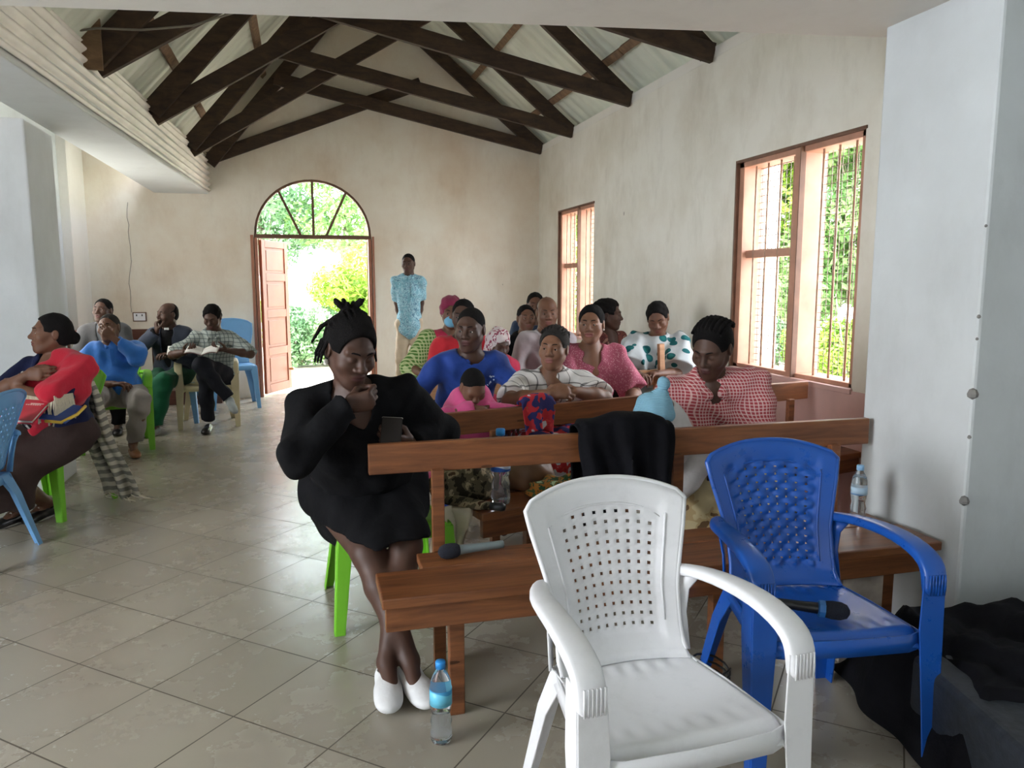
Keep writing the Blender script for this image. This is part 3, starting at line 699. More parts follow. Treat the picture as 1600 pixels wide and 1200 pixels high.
def plastic_chair(name, loc, rz, mat, label, arms=True, cells=(10, 14), amp=0.0016, group=None, detail=True, top=0.88, hole=True, w=1.0, seat_h=0.43, leg_out=1.0):
    t = empty(name, loc, rz, label, 'chair', group)
    # ---- backrest: conforming grid, woven panel with square holes
    nc, nr = cells; sub = (4 if mat is P_blue else 3) if detail else 2
    ms, mt, mbm = 3 * (2 if detail else 1), 3, 3
    nu = nc * sub + 2 * ms; nv = nr * sub + mt + mbm
    S = 0.72
    def sval(i):
        if i < ms: return -1 + (1 - S) * i / ms
        if i > nu - ms: return 1 - (1 - S) * (nu - i) / ms
        return -S + 2 * S * (i - ms) / (nc * sub)
    zb = seat_h - 0.01
    def tval(j):
        if j < mbm: return 0.10 * j / mbm
        if j > nv - mt: return 1 - 0.15 * (nv - j) / mt
        return 0.10 + 0.75 * (j - mbm) / (nr * sub)
    def hw(z):
        pts = [(0.40, 0.185), (0.50, 0.178), (0.60, 0.183), (0.68, 0.203), (0.76, 0.224), (0.83, 0.238), (0.9, 0.240)]
        for (a, b_), (c, d_) in zip(pts, pts[1:]):
            if z <= c: return (b_ + (d_ - b_) * max(0, (z - a)) / (c - a)) * w
        return 0.24 * w
    def back(u, v):
        i = round(u * nu); j = round(v * nv); s = sval(i); tt = tval(j)
        zt = top - 0.050 * abs(s) ** 2.2 - (0.012 if abs(s) > .97 else 0)
        z = zb + tt * (zt - zb)
        if tt > 0.6 and abs(s) < S + .01:                    # arch over the panel
            z -= 0.0
        x = s * hw(z)
        y = 0.19 + (z - 0.42) * 0.30 - 0.035 * s * s + (0.0 if tt > .1 else -0.03 * (1 - tt / .1) ** 2)
        inpan = ms <= i <= nu - ms and mbm <= j <= nv - mt
        if inpan and detail:
            ci = (i - ms) / sub; cj = (j - mbm) / sub
            ph = math.sin(math.pi * ci) * math.cos(math.pi * (cj + .5)) * 0
            a = math.cos(math.pi * (round(ci - .5) + round(cj - .5)))
            e = math.copysign(min(1, 1.9 * abs(math.sin(math.pi * (ci % 1)))), 1) * min(1, 1.6 * abs(math.sin(math.pi * (cj % 1))))
            y += 0.004 - a * e * amp * 1.6
        else: y -= 0.004
        return (x, y, z)
    def skip(i, j):
        if not hole or not detail: return False
        ii = i - ms; jj = j - mbm
        if ii < 0 or jj < 0 or ii >= nc * sub - 0 or jj >= nr * sub: return False
        # arch at the top corners: no holes there
        s = (ii - nc * sub / 2) / (nc * sub / 2)
        if jj > nr * sub * (1.0 - 0.10 * s * s * 1.6) : return False
        if jj < nr * sub * 0.30 and abs(s) > .86: return False
        return ii % sub == 0 and jj % sub == 0 and ii > 0 and jj > 0
    mb = MB(); mb.grid(back, nu, nv, skip)
    mb.build('backrest', mat, t, smooth=True, solid=0.005, offset=0)
    # rolled rim around the backrest
    rim = [back(0, j / nv) for j in range(0, nv + 1, 2)] + [back(i / nu, 1) for i in range(0, nu + 1, 2)] + [back(1, j / nv) for j in range(nv, -1, -2)]
    rim = [(a, b_ + 0.004, c) for a, b_, c in rim]
    mb = MB(); mb.tube(rim, 0.0075, 8); mb.build('backrest_rim', mat, t, smooth=True)
    if detail:       # raised bead framing the panel
        bead = [back((ms - 1) / nu, j / nv) for j in range(mbm + 4, nv - mt, 3)]
        bead2 = [back((nu - ms + 1) / nu, j / nv) for j in range(nv - mt - 1, mbm + 3, -3)]
        arch = []
        for k in range(0, 13):
            q = -1 + 2 * k / 12; i = round(nu / 2 + q * (nu / 2 - ms + 1)); p = back(i / nu, (nv - mt) / nv); arch.append((p[0], p[1], p[2] - 0.028 * abs(q) ** 3))
        full = bead + arch + bead2
        mb = MB(); mb.tube([(a, b_ - 0.003, c) for a, b_, c in full], 0.0035, 6); mb.build('panel_bead', mat, t, smooth=True)
    # ---- seat
    def seat(u, v):
        s = -1 + 2 * u; q = v                                  # v 0 front, 1 back
        y = -0.235 + 0.435 * q; hwid = (0.235 - 0.045 * q * q) * w
        z = seat_h - 0.022 * (1 - s * s) * math.sin(math.pi * min(1, q * 1.05)) - 0.012 * q
        edge = max(0, (abs(s) - 0.90) / 0.10); z -= 0.030 * edge ** 2
        if q < 0.12: z -= 0.050 * ((0.12 - q) / 0.12) ** 2
        if q < .10: y = -0.235 + 0.435 * (.10 * (q / .10) ** .6) * 1.0
        # moulded shallow grooves near the front and back
        if detail and abs(s) < .8:
            z += 0.0016 * math.sin(s * 28) * (math.exp(-((q - .2) / .07) ** 2) + math.exp(-((q - .85) / .07) ** 2))
        return (s * hwid, y, z)
    mb = MB(); mb.grid(seat, 56 if detail else 16, 40 if detail else 14); mb.build('seat', mat, t, smooth=True, solid=0.006)
    mb = MB()
    fr = [(-0.232 * w, -0.215), (-0.18 * w, -0.236), (0, -0.243), (0.18 * w, -0.236), (0.232 * w, -0.215), (0.215 * w, 0.0), (0.185 * w, 0.19)]
    ring_ = fr + [(-0.185 * w, 0.19), (-0.215 * w, 0.0)]
    n = len(ring_)
    mb.add([(x, y, seat_h - 0.012) for x, y in ring_] + [(x * 1.01, y * 1.01, seat_h - 0.062) for x, y in ring_], [(i, (i + 1) % n, (i + 1) % n + n, i + n) for i in range(n)])
    mb.build('apron', mat, t, smooth=True, solid=0.005, offset=0)
    # ---- legs: channel profiles
    def chan(wd, dp, sx):
        th = 0.006
        return [(sx * 0, 0), (-sx * wd, 0), (-sx * wd, th), (-sx * th, th), (-sx * th, dp), (0, dp)] if sx > 0 else [(0, 0), (0, dp), (th, dp), (th, th), (wd, th), (wd, 0)]
    for sx in (-1, 1):
        # front leg: two plates meeting at the outer front corner
        zt = seat_h + (0.16 if arms else -0.015)
        path = [(sx * 0.289 * w, -0.226, zt), (sx * 0.289 * w, -0.232, seat_h), (sx * 0.287 * w, -0.240, 0.25), (sx * 0.284 * w * leg_out, -0.252, 0.0)]
        if not arms: path = [(sx * 0.236 * w, -0.236, seat_h - .02), (sx * 0.245 * w, -0.24, 0.3), (sx * 0.262 * w, -0.252, 0.0)]
        mb = MB()
        widths = [0.066, 0.074, 0.060, 0.042] if arms else [0.075, 0.056, 0.040]
        f = []; g = []
        for p, wd in zip(path, widths):
            x, y, z = p; f += [(x, y, z), (x - sx * wd, y, z)]; g += [(x, y, z), (x, y + wd * 0.9, z)]
        m_ = len(path)
        mb.add(f, [(2 * i, 2 * i + 1, 2 * i + 3, 2 * i + 2) for i in range(m_ - 1)])
        mb.add(g, [(2 * i, 2 * i + 1, 2 * i + 3, 2 * i + 2) for i in range(m_ - 1)])
        mb.build('leg', mat, t, solid=0.006, offset=0, bevel=0.002, smooth=False)
        # rear leg
        path = [(sx * 0.19 * w, 0.185, seat_h - .01), (sx * 0.215 * w, 0.225, 0.3), (sx * 0.25 * w, 0.295, 0.0)]
        f = []; g = []
        for p, wd in zip(path, (0.085, 0.06, 0.040)):
            x, y, z = p; f += [(x, y, z), (x - sx * wd, y, z)]; g += [(x, y, z), (x, y - wd, z)]
        mb = MB(); mb.add(f, [(0, 1, 3, 2), (2, 3, 5, 4)]); mb.add(g, [(0, 1, 3, 2), (2, 3, 5, 4)])
        mb.build('leg', mat, t, solid=0.006, offset=0, bevel=0.002)
        if arms:
            # armrest: broad flat moulding that turns down into the front leg
            za = 0.655
            pts = [(sx * 0.196 * w, 0.255, za - 0.030), (sx * 0.222 * w, 0.215, za - 0.024), (sx * 0.246 * w, 0.15, za - 0.014), (sx * 0.258 * w, 0.05, za - 0.004), (sx * 0.264 * w, -0.06, za),
                   (sx * 0.266 * w, -0.15, za - 0.012), (sx * 0.265 * w, -0.200, za - 0.030), (sx * 0.263 * w, -0.222, za - 0.058), (sx * 0.262 * w, -0.228, za - 0.10), (sx * 0.262 * w, -0.230, seat_h + .10)]
            wd = [0.034, 0.046, 0.056, 0.062, 0.068, 0.072, 0.074, 0.072, 0.070, 0.066]
            prof = []
            for k, a in enumerate(wd):
                h_ = 0.016; b2 = a / 2
                prof.append([(-b2, -h_ * .9), (-b2, -h_ * .1), (-b2 + .003, h_ * .55), (-b2 + .010, h_ * .75), (0, h_ * .9), (b2 - .010, h_ * .75), (b2 - .003, h_ * .55), (b2, -h_ * .1), (b2, -h_ * .9), (b2 - .005, -h_), (-b2 + .005, -h_)])
            mb = MB(); mb.sweep([(p[0] - sx * 0.004, p[1], p[2]) for p in pts], prof, (1, 0, 0)); mb.build('armrest', mat, t, smooth=True, subsurf=1)
            # outer web linking seat side and back below the arm
            mb = MB()
            web = [(0.235, seat_h - .005, .185), (0.200, 0.52, .225), (0.205, 0.62, .262)]
            mb.add([(sx * 0.183 * w, 0.205, seat_h - .01), (sx * 0.205 * w, 0.165, seat_h - .01), (sx * 0.183 * w, 0.222, 0.52), (sx * 0.203 * w, 0.188, 0.52), (sx * 0.186 * w, 0.235, 0.58), (sx * 0.214 * w, 0.195, 0.58), (sx * 0.196 * w, 0.25, 0.625), (sx * 0.235 * w, 0.17, 0.628)],
                   [(0, 1, 3, 2), (2, 3, 5, 4), (4, 5, 7, 6)])
            mb.build('side_web', mat, t, smooth=True, solid=0.006, offset=0)
            if detail:
                mb = MB()
                for k in range(6):
                    x = sx * (0.289 * w) - sx * (0.010 + k * 0.0092)
                    mb.tube([(x, -0.2415, seat_h + 0.105), (x, -0.2405, seat_h + 0.165)], 0.0028, 6)
                mb.build('grip_ribs', mat, t, smooth=True)
    return t

plastic_chair('plastic_armchair', (0.80, 1.63, 0), R(2), P_white, 'white plastic armchair with woven back, nearest to the camera', cells=(10, 13), amp=0.0008)
plastic_chair('plastic_armchair', (1.50, 1.975, 0), R(-8), P_blue, 'dark blue plastic armchair holding a microphone on its seat', cells=(9, 14), amp=0.003)
plastic_chair('plastic_armchair', (-1.755, 4.42, 0), R(-100), P_light, 'light blue plastic armchair cut off at the left edge, back turned to the aisle', cells=(10, 12))
plastic_chair('plastic_chair', (0.33, 3.30, 0), R(4), P_green, 'lime green plastic chair under the woman in black', arms=False, detail=False)
plastic_chair('plastic_chair', (-1.57, 5.32, 0), R(-22), P_green, 'lime green plastic chair under the woman in the red shawl', arms=False, detail=False)
plastic_chair('plastic_armchair', (-1.58, 7.25, 0), R(10), P_green, 'lime green plastic armchair under the man in the blue shirt', detail=False)
plastic_chair('plastic_armchair', (-0.94, 8.22, 0), R(6), P_cream, 'cream plastic armchair under the man in the checked shirt', detail=False)
plastic_chair('plastic_chair', (-1.30, 8.55, 0), R(-4), P_light, 'light blue plastic chair under the man with the clerical collar', arms=False, detail=False)
plastic_chair('plastic_chair', (-0.78, 9.35, 0), R(8), P_light, 'empty light blue plastic chair between the checked shirt and the door', arms=False, detail=False, top=1.0, seat_h=0.5)

# ------------------------------------------------------------------ bottles
gm2, gnt2, gb2 = new_mat('clear_plastic'); gb2.inputs['Base Color'].default_value = (0.93, 0.97, 1.0, 1); gb2.inputs['Roughness'].default_value = 0.04; gb2.inputs['Transmission Weight'].default_value = 0.95; gb2.inputs['IOR'].default_value = 1.25
wm, wnt, wb = new_mat('water'); wb.inputs['Base Color'].default_value = (0.90, 0.95, 1.0, 1); wb.inputs['Roughness'].default_value = 0.0; wb.inputs['Transmission Weight'].default_value = 1.0; wb.inputs['IOR'].default_value = 1.33
M_cap = plain('cap_blue', (0.03, 0.28, 0.72), 0.4); M_cap_pale = plain('cap_pale', (0.30, 0.55, 0.85), 0.4)
def label_mat(name, base, dark):
    m, nt, b = new_mat(name)
    sp = nt.nodes.new('ShaderNodeSeparateXYZ'); nt.links.new(coords(nt), sp.inputs[0])
    s = math_n(nt, 'ADD', sp.outputs['Z'], math_n(nt, 'MULTIPLY', math_n(nt, 'SINE', math_n(nt, 'MULTIPLY', sp.outputs['X'], 60.0)), 0.006))
    st = stripe_mask(nt, s, 16.0, 0.22, 0.3)
    nt.links.new(mixc(nt, st, base, dark), b.inputs['Base Color']); b.inputs['Roughness'].default_value = 0.35
    return m
M_lab1 = label_mat('label_sky', (0.16, 0.60, 0.82), (0.05, 0.32, 0.62)); M_lab2 = label_mat('label_royal', (0.04, 0.14, 0.55), (0.7, 0.8, 0.95)); M_lab3 = label_mat('label_pale', (0.45, 0.62, 0.78), (0.2, 0.4, 0.7))
def bottle(loc, s, label, lab, cap, fill=0.4, labz=(0.125, 0.175)):
    t = empty('water_bottle', loc, 0, label, 'bottle', 'water bottles')
    P = [(0.0, 0.004), (0.020, 0.0), (0.030, 0.004), (0.033, 0.014), (0.0335, 0.035), (0.030, 0.052), (0.0335, 0.068), (0.0275, 0.092), (0.0315, 0.112), (0.0335, 0.125), (0.0335, 0.175), (0.031, 0.195), (0.024, 0.215), (0.015, 0.230), (0.0135, 0.236), (0.0135, 0.245)]
    prof = [(r * s, z * s) for r, z in P]
    mb = MB(); mb.lathe(prof, 28); mb.build('bottle_body', gm2, t, smooth=True)
    inner = [((r - 0.0022) * s if r > .003 else 0, (z + .002) * s) for r, z in P if z < 0.245 * fill + 0.001]
    zf = 0.245 * fill * s; inner.append((inner[-1][0], zf)); inner.append((0.0, zf))
    mb = MB(); mb.lathe(inner, 28); mb.build('water', wm, t, smooth=True)
    mb = MB(); mb.lathe([(0.0338 * s, labz[0] * s), (0.0343 * s, labz[0] * s), (0.0343 * s, labz[1] * s), (0.0338 * s, labz[1] * s)], 28); mb.build('label_band', lab, t, smooth=True)
    mb = MB(); mb.lathe([(0.0155 * s, 0.238 * s), (0.0158 * s, 0.256 * s), (0.0145 * s, 0.260 * s), (0.0, 0.260 * s)], 24); mb.build('bottle_cap', cap, t, smooth=True)
    return t
bottle((0.375, 2.215, 0.0), 1.02, 'small water bottle with sky-blue label standing on the tiled floor', M_lab1, M_cap, 0.40)
bottle((0.82, 3.20, 0.45), 1.30, 'water bottle with royal blue label standing on the second pew seat', M_lab2, M_cap, 0.58, (0.118, 0.168))
bottle((2.16, 2.56, 0.45), 0.92, 'clear water bottle with pale cap at the right end of the front pew', M_lab3, M_cap_pale, 0.85, (0.13, 0.165))

# ------------------------------------------------------------------ microphones
M_mic_grey = plain('mic_grey', (0.22, 0.27, 0.28), 0.4, 0.05, metal=0.3); M_black = plain('black_plastic', (0.012, 0.012, 0.014), 0.4); M_foam = plain('foam_black', (0.010, 0.012, 0.022), 0.95, 0.3, 200, 0.5)
def mic(loc, rot, body, label, ring_=None):
    t = empty('microphone', loc, 0, label, 'microphone', 'wireless microphones'); t.rotation_euler = rot
    mb = MB(); mb.lathe([(0.0, -0.125), (0.0135, -0.123), (0.0145, -0.11), (0.0150, -0.02), (0.0175, 0.035), (0.019, 0.045)], 20, M=Matrix.Rotation(R(90), 4, 'Y')); mb.build('mic_body', body, t, smooth=True)
    mb = MB(); mb.lathe([(0.018, 0.043), (0.024, 0.052), (0.027, 0.070), (0.0265, 0.095), (0.020, 0.112), (0.008, 0.120), (0.0, 0.121)], 20, M=Matrix.Rotation(R(90), 4, 'Y')); mb.build('mic_head', M_foam, t, smooth=True)
    if ring_: mb = MB(); mb.lathe([(0.019, 0.030), (0.026, 0.033), (0.027, 0.042), (0.026, 0.050), (0.019, 0.052)], 8, M=Matrix.Rotation(R(90), 4, 'Y')); mb.build('anti_roll_ring', ring_, t)
    return t
mic((0.555, 2.595, 0.478), (0, 0, R(186)), M_mic_grey, 'grey microphone with black foam head lying on the front pew seat')
mic((1.43, 1.885, 0.458), (0, R(3), R(-28)), M_black, 'black microphone with a blue ring lying on the blue chair', plain('ring_blue', (0.03, 0.16, 0.45), 0.5))

# socket on the back wall
s_ = empty('wall_socket', (-1.86, YB - 0.012, 1.02), 0, 'white double wall socket in a dark surround on the back wall', 'socket')
mb = MB(); mb.box(-.075, .075, -0.006, 0.012, -.055, .055); mb.build('surround', M_frame_dark, s_, bevel=.004)
mb = MB(); mb.box(-.063, .063, -0.014, -0.006, -.044, .044); mb.build('face_plate', P_white, s_, bevel=.003)
mb = MB(); [mb.box(x - .006, x + .006, -.018, -.013, .008, .03) for x in (-.03, .03)]; mb.build('rocker_switch', M_black, s_)

# ------------------------------------------------------------------ black covered equipment at the right front
M_cloth_black = fabric('black_cloth', (0.005, 0.005, 0.007), 0.85, 0.3)
def cloth_surface(name, fn, nu, nv, mat, label, cat, parent=None, solid=0.004):
    mb = MB(); mb.grid(fn, nu, nv); o = mb.build(name, mat, parent, smooth=True, solid=solid)
    if label: tag(o, label, cat)
    return o
def fsin(x, y, s): return math.sin(x * 3.1 + s) * math.sin(y * 2.7 + s * 2) + 0.5 * math.sin(x * 7.3 + y * 4.1 + s) + 0.25 * math.sin(x * 13 - y * 11 + s * 3)
sp_ = empty('covered_loudspeaker', (2.02, 1.62, 0), R(-14), 'black cloth-covered equipment case on the floor at the bottom right', 'equipment case')
mb = MB(); mb.box(-0.30, 0.55, -0.50, 0.14, 0.0, 0.30); mb.build('case_body', plain('case_vinyl', (0.018, 0.022, 0.030), 0.55, 0.3, 30, 0.3), sp_, bevel=0.03, seg=4)
mb = MB(); mb.box(-0.303, 0.553, -0.505, -.46, 0.255, 0.285); mb.build('case_piping', M_black, sp_, bevel=.008)
def drape(u, v):
    x = -0.34 + 1.3 * u; y = -0.25 + 0.85 * v
    h = 0.325 + 0.22 * max(0, u - .25) * math.sin(math.pi * min(1, max(0, v))) + 0.02 * fsin(x * 3, y * 3, 1.2)
    e = min(1, u / .10) * min(1, v / .14) * min(1, (1 - v) / .22)
    return (x + .03 * fsin(y * 2, x, 2), y + .02 * fsin(x * 3, y, .4), max(0.02, h * (e ** .6) + .015 * fsin(x * 6, y * 6, 3)))
cloth_surface('cover_cloth', drape, 70, 50, M_cloth_black, None, None, sp_)

# coiled cable on the floor behind the chairs
mb = MB(); pts = []
for k in range(60):
    a = k * .42; r = 0.085 + 0.004 * math.sin(k * 1.7); pts.append((1.30 + r * math.cos(a), 2.22 + .55 * r * math.sin(a), 0.012 + 0.0016 * k + 0.05 * max(0, math.sin(a)) ))
mb.tube(pts, 0.004, 6); tag(mb.build('coiled_cable', M_black, smooth=True), 'thin black cable coiled on the floor between the white and blue chairs', 'cable')

# ------------------------------------------------------------------ cloth, bags, small things on the pews
def hang_cloth(name, x0, x1, y, ztop, front, back, mat, label, cat, amp=0.012, rz=0, base=(0, 0, 0), seed=0.0, nu=44, nv=60, bulge=0.02, group=None, thick=0.05):
    """cloth hung over a rail running along x at height ztop"""
    tot = front + back + 2 * thick
    def fn(u, v):
        x = x0 + (x1 - x0) * u; s = v * tot
        if s < front: yy = -thick; z = ztop - (front - s)
        elif s < front + 2 * thick:
            a = math.pi * (s - front) / (2 * thick); yy = -thick * math.cos(a); z = ztop + 0.5 * thick * math.sin(a)
        else: yy = thick; z = ztop - (s - front - 2 * thick)
        drop = max(0, ztop - z)
        f = math.sin(x * 42 + seed + 4 * drop) + .6 * math.sin(x * 83 + seed * 2 - 7 * drop)
        yy += (-1 if yy < 0 else 1) * (amp * f * (0.25 + min(1, drop * 5)) + bulge * min(1, drop * 4))
        z += 0.007 * math.sin(x * 19 + seed) * (1 + 3 * drop) + .003 * math.sin(x * 47 + seed * 3) + 0.018 * math.sin(math.pi * u) - .012 * (u > .93) - .015 * (u < .05)
        x += 0.010 * math.sin(drop * 18 + seed) * (1 if u > .5 else -1)
        return (x, yy, z)
    mb = MB(); mb.grid(fn, nu, nv); o = mb.build(name, mat, None, smooth=True, solid=0.005)
    o.location = base; o.rotation_euler = (0, 0, rz); return tag(o, label, cat, group)
hang_cloth('black_jacket', -0.19, 0.19, 0, 0.875, 0.34, 0.25, M_cloth_black, 'black jacket hung over the back rail of the front pew', 'jacket', 0.012, R(0), (1.185, 2.722, 0), 1.0, bulge=.035, thick=.055)
M_print = blotch('red_blue_print', [(0.0, (0.03, 0.03, 0.12)), (0.45, (0.45, 0.03, 0.04)), (0.56, (0.55, 0.05, 0.05)), (0.60, (0.6, 0.6, 0.66))], 12.0, 2.0, 0.04)
hang_cloth('patterned_wrap', -0.095, 0.085, 0, 0.835, 0.17, 0.12, M_print, 'red and navy printed wrap hanging over the second pew rail', 'wrap', 0.008, R(14), (1.125, 3.643, 0), 2.0, nu=24, nv=30, bulge=.012, thick=.03)

def blob(name, c, r, mat, label, cat, noise=0.2, seed=0, group=None, parent=None, rot=0):
    """slumped soft bundle"""
    bm_v = []; nu, nv = 28, 18
    mb = MB(); vs = []; fs = []
    for j in range(nv + 1):
        th = math.pi * j / nv
        for i in range(nu):
            ph = 2 * math.pi * i / nu
            d = Vector((math.sin(th) * math.cos(ph), math.sin(th) * math.sin(ph), math.cos(th)))
            k = 1 + noise * (math.sin(5 * d.x + seed) * math.cos(4 * d.y + seed) + .5 * math.sin(9 * d.z + 7 * d.x + seed))
            p = Vector((d.x * r[0] * k, d.y * r[1] * k, d.z * r[2] * k)); p.z = max(p.z, -r[2] * .55); vs.append(p)
    for j in range(nv):
        for i in range(nu): fs.append((j * nu + i, j * nu + (i + 1) % nu, (j + 1) * nu + (i + 1) % nu, (j + 1) * nu + i))
    mb.add(vs, fs); o = mb.build(name, mat, parent, smooth=True, weld=True); o.location = (c[0], c[1], c[2] + r[2] * .55); o.rotation_euler = (0, 0, rot)
    if label: tag(o, label, cat, group)
    return o
M_camo = blotch('camo_print', [(0.0, (0.03, 0.025, 0.015)), (0.45, (0.12, 0.10, 0.06)), (0.56, (0.35, 0.28, 0.17)), (0.66, (0.07, 0.04, 0.02))], 20.0, 3.0)
blob('camo_bag', (0.68, 3.33, 0.45), (0.16, 0.10, 0.12), M_camo, 'brown and olive patterned cloth bag on the left of the second pew seat', 'bag', .12, 1)
blob('leather_handbag', (1.02, 3.42, 0.45), (0.12, 0.08, 0.11), plain('brown_leather', (0.17, 0.085, 0.04), .45, .2, 10, .2), 'brown leather handbag slumped behind the water bottle', 'bag', .06, 2)
M_leafprint = blotch('leaf_print', [(0.0, (0.02, 0.05, 0.02)), (0.46, (0.30, 0.12, 0.02)), (0.54, (0.05, 0.08, 0.03)), (0.62, (0.30, 0.38, 0.22))], 22.0, 3.0)
blob('folded_wrap', (1.12, 3.24, 0.45), (0.14, 0.10, 0.06), M_leafprint, 'green and orange leaf-printed wrap bunched on the second pew seat', 'wrap', .2, 3)
um = empty('folded_umbrella', (0.66, 3.16, 0.475), R(-35), 'folded dark umbrella lying on the second pew seat left of the bottle', 'umbrella')
mb = MB(); mb.tube([(-0.12, 0.02, 0), (-0.05, 0.01, 0.002), (0.04, 0, 0), (0.11, 0, 0)], [0.018, 0.026, 0.024, 0.016], 10); mb.build('umbrella_cloth', M_camo, um, smooth=True)
mb = MB(); mb.lathe([(0.0, 0.108), (0.017, 0.11), (0.019, 0.16), (0.013, 0.175), (0, 0.177)], 14, M=Matrix.Rotation(R(90), 4, 'Y')); mb.build('umbrella_handle', M_black, um, smooth=True)
# pale canvas bag with dark shoe showing, hanging at the left end of pew two
def cb(u, v):
    return (0.53 + 0.13 * u + .012 * math.sin(v * 9), 3.18 + 0.02 * math.sin(u * 7 + v * 5), 0.10 + 0.36 * v)
cloth_surface('canvas_bag', cb, 12, 20, plain('canvas_cream', (0.62, 0.56, 0.42), .9), 'cream canvas bag hanging at the left end of the second pew', 'bag', solid=0.03)
# cardboard folder in front of the teal-wrapped woman
mb = MB(); mb.box(-0.09, 0.09, -0.07, 0.07, -0.006, 0.006); o = mb.build('cardboard_folder', plain('cardboard', (0.60, 0.50, 0.36), .85), bevel=.002); o.location = (2.02, 4.55, 0.80 + .02); o.rotation_euler = (R(28), 0, R(8)); tag(o, 'tan cardboard folder propped before the woman in the teal leaf-print wrap', 'folder')
# ================================================================== FIGURES: signed-distance bodies turned into one continuous surface each
F32 = np.float32
def nrm(a): a = np.asarray(a, float); return a / (np.linalg.norm(a) + 1e-12)
def V3(*a): return np.array(a, float)
def basis(x, y, z): return np.stack([x, y, z], 0)           # rows

class Sdf:
    """ordered list of primitives; later ones blend into, cut or clip the earlier ones"""
    def __init__(s, fold=0.0, foldscale=1.0, folddir=(0, 0, 1), seed=0.0): s.p = []; s.fold = fold; s.fs = foldscale; s.seed = seed; s.marks = []
    def cone(s, a, b, r1, r2, k=0.02, op='u', cut=None, flat=None):
        """tapered capsule; cut = (point, normal): keep the side the normal points away from; flat=(dir, factor)"""
        a = V3(*a); b = V3(*b); c = (a + b) / 2; Rr = np.linalg.norm(b - a) / 2 + max(r1, r2)
        s.p.append(('c', op, k, c, Rr, (a, b, r1, r2), cut)); return s
    def ell(s, c, r, B=None, k=0.02, op='u', cut=None):
        c = V3(*c); s.p.append(('e', op, k, c, max(r), (c, np.array(r, float), np.eye(3) if B is None else B), cut)); return s
    def box(s, c, h, B=None, rr=0.005, k=0.01, op='u', cut=None):
        c = V3(*c); s.p.append(('b', op, k, c, float(np.linalg.norm(h)) + rr, (c, np.array(h, float), np.eye(3) if B is None else B, rr), cut)); return s
    def ev(s, P, fine=True):
        band = 0.07
        D = np.full(len(P), 0.5 if not fine else band, F32)
        for typ, op, k, c, Rr, q, cut in s.p:
            if fine:
                dd = P - c.astype(F32); m = np.einsum('ij,ij->i', dd, dd) < (Rr + band + k) ** 2
                if not m.any(): continue
                X = P[m]
            else: X = P; m = slice(None)
            if typ == 'c':
                a, b, r1, r2 = q; ba = (b - a).astype(F32); l2 = float(ba @ ba) + 1e-9
                h = np.clip(((X - a.astype(F32)) @ ba) / l2, 0, 1)
                d = np.linalg.norm(X - a.astype(F32) - h[:, None] * ba, axis=1) - (r1 + (r2 - r1) * h)
            elif typ == 'e':
                c_, r, B = q; L = (X - c_.astype(F32)) @ B.T.astype(F32)
                k0 = np.linalg.norm(L / r.astype(F32), axis=1); k1 = np.linalg.norm(L / (r * r).astype(F32), axis=1) + 1e-6
                d = k0 * (k0 - 1) / k1
            else:
                c_, h_, B, rr = q; L = np.abs((X - c_.astype(F32)) @ B.T.astype(F32)) - (h_ - rr).astype(F32)
                d = np.linalg.norm(np.maximum(L, 0), axis=1) + np.minimum(L.max(1), 0) - rr
            if cut is not None:
                for cp, cn in (cut if isinstance(cut, list) else [cut]):
                    d = np.maximum(d, (X - np.asarray(cp, F32)) @ np.asarray(nrm(cn), F32))
            e = D[m]
            if op == 'u':
                h = np.maximum(k - np.abs(e - d), 0) / max(k, 1e-6); r_ = np.minimum(e, d) - h * h * k * 0.25
            elif op == 's':
                h = np.maximum(k - np.abs(e + d), 0) / max(k, 1e-6); r_ = np.maximum(e, -d) + h * h * k * 0.25
            else: r_ = np.maximum(e, d)
            D[m] = r_
        if s.fold:
            f = s.fs; x, y, z = P[:, 0] * f, P[:, 1] * f, P[:, 2] * f; sd = s.seed
            w = np.sin(z * 11 + sd + 2.0 * np.sin(x * 9 + sd)) * 0.6
            n = np.sin(31 * z + 17 * x + w * 2 + sd) + 0.8 * np.sin(-23 * z + 29 * x + 19 * y + 2 * w + 2 * sd) + .5 * np.sin(44 * x - 31 * y + 13 * z + sd * 3 + w)
            D = D + (s.fold * 0.6) * n.astype(F32)
        return D

def axis_pts(lo, hi, step, fine):
    out = [lo]; x = lo
    while x < hi:
        st = step
        for a, b, f in fine:
            if a - f <= x <= b: st = min(st, f)
        x += st; out.append(x)
    return np.array(out)

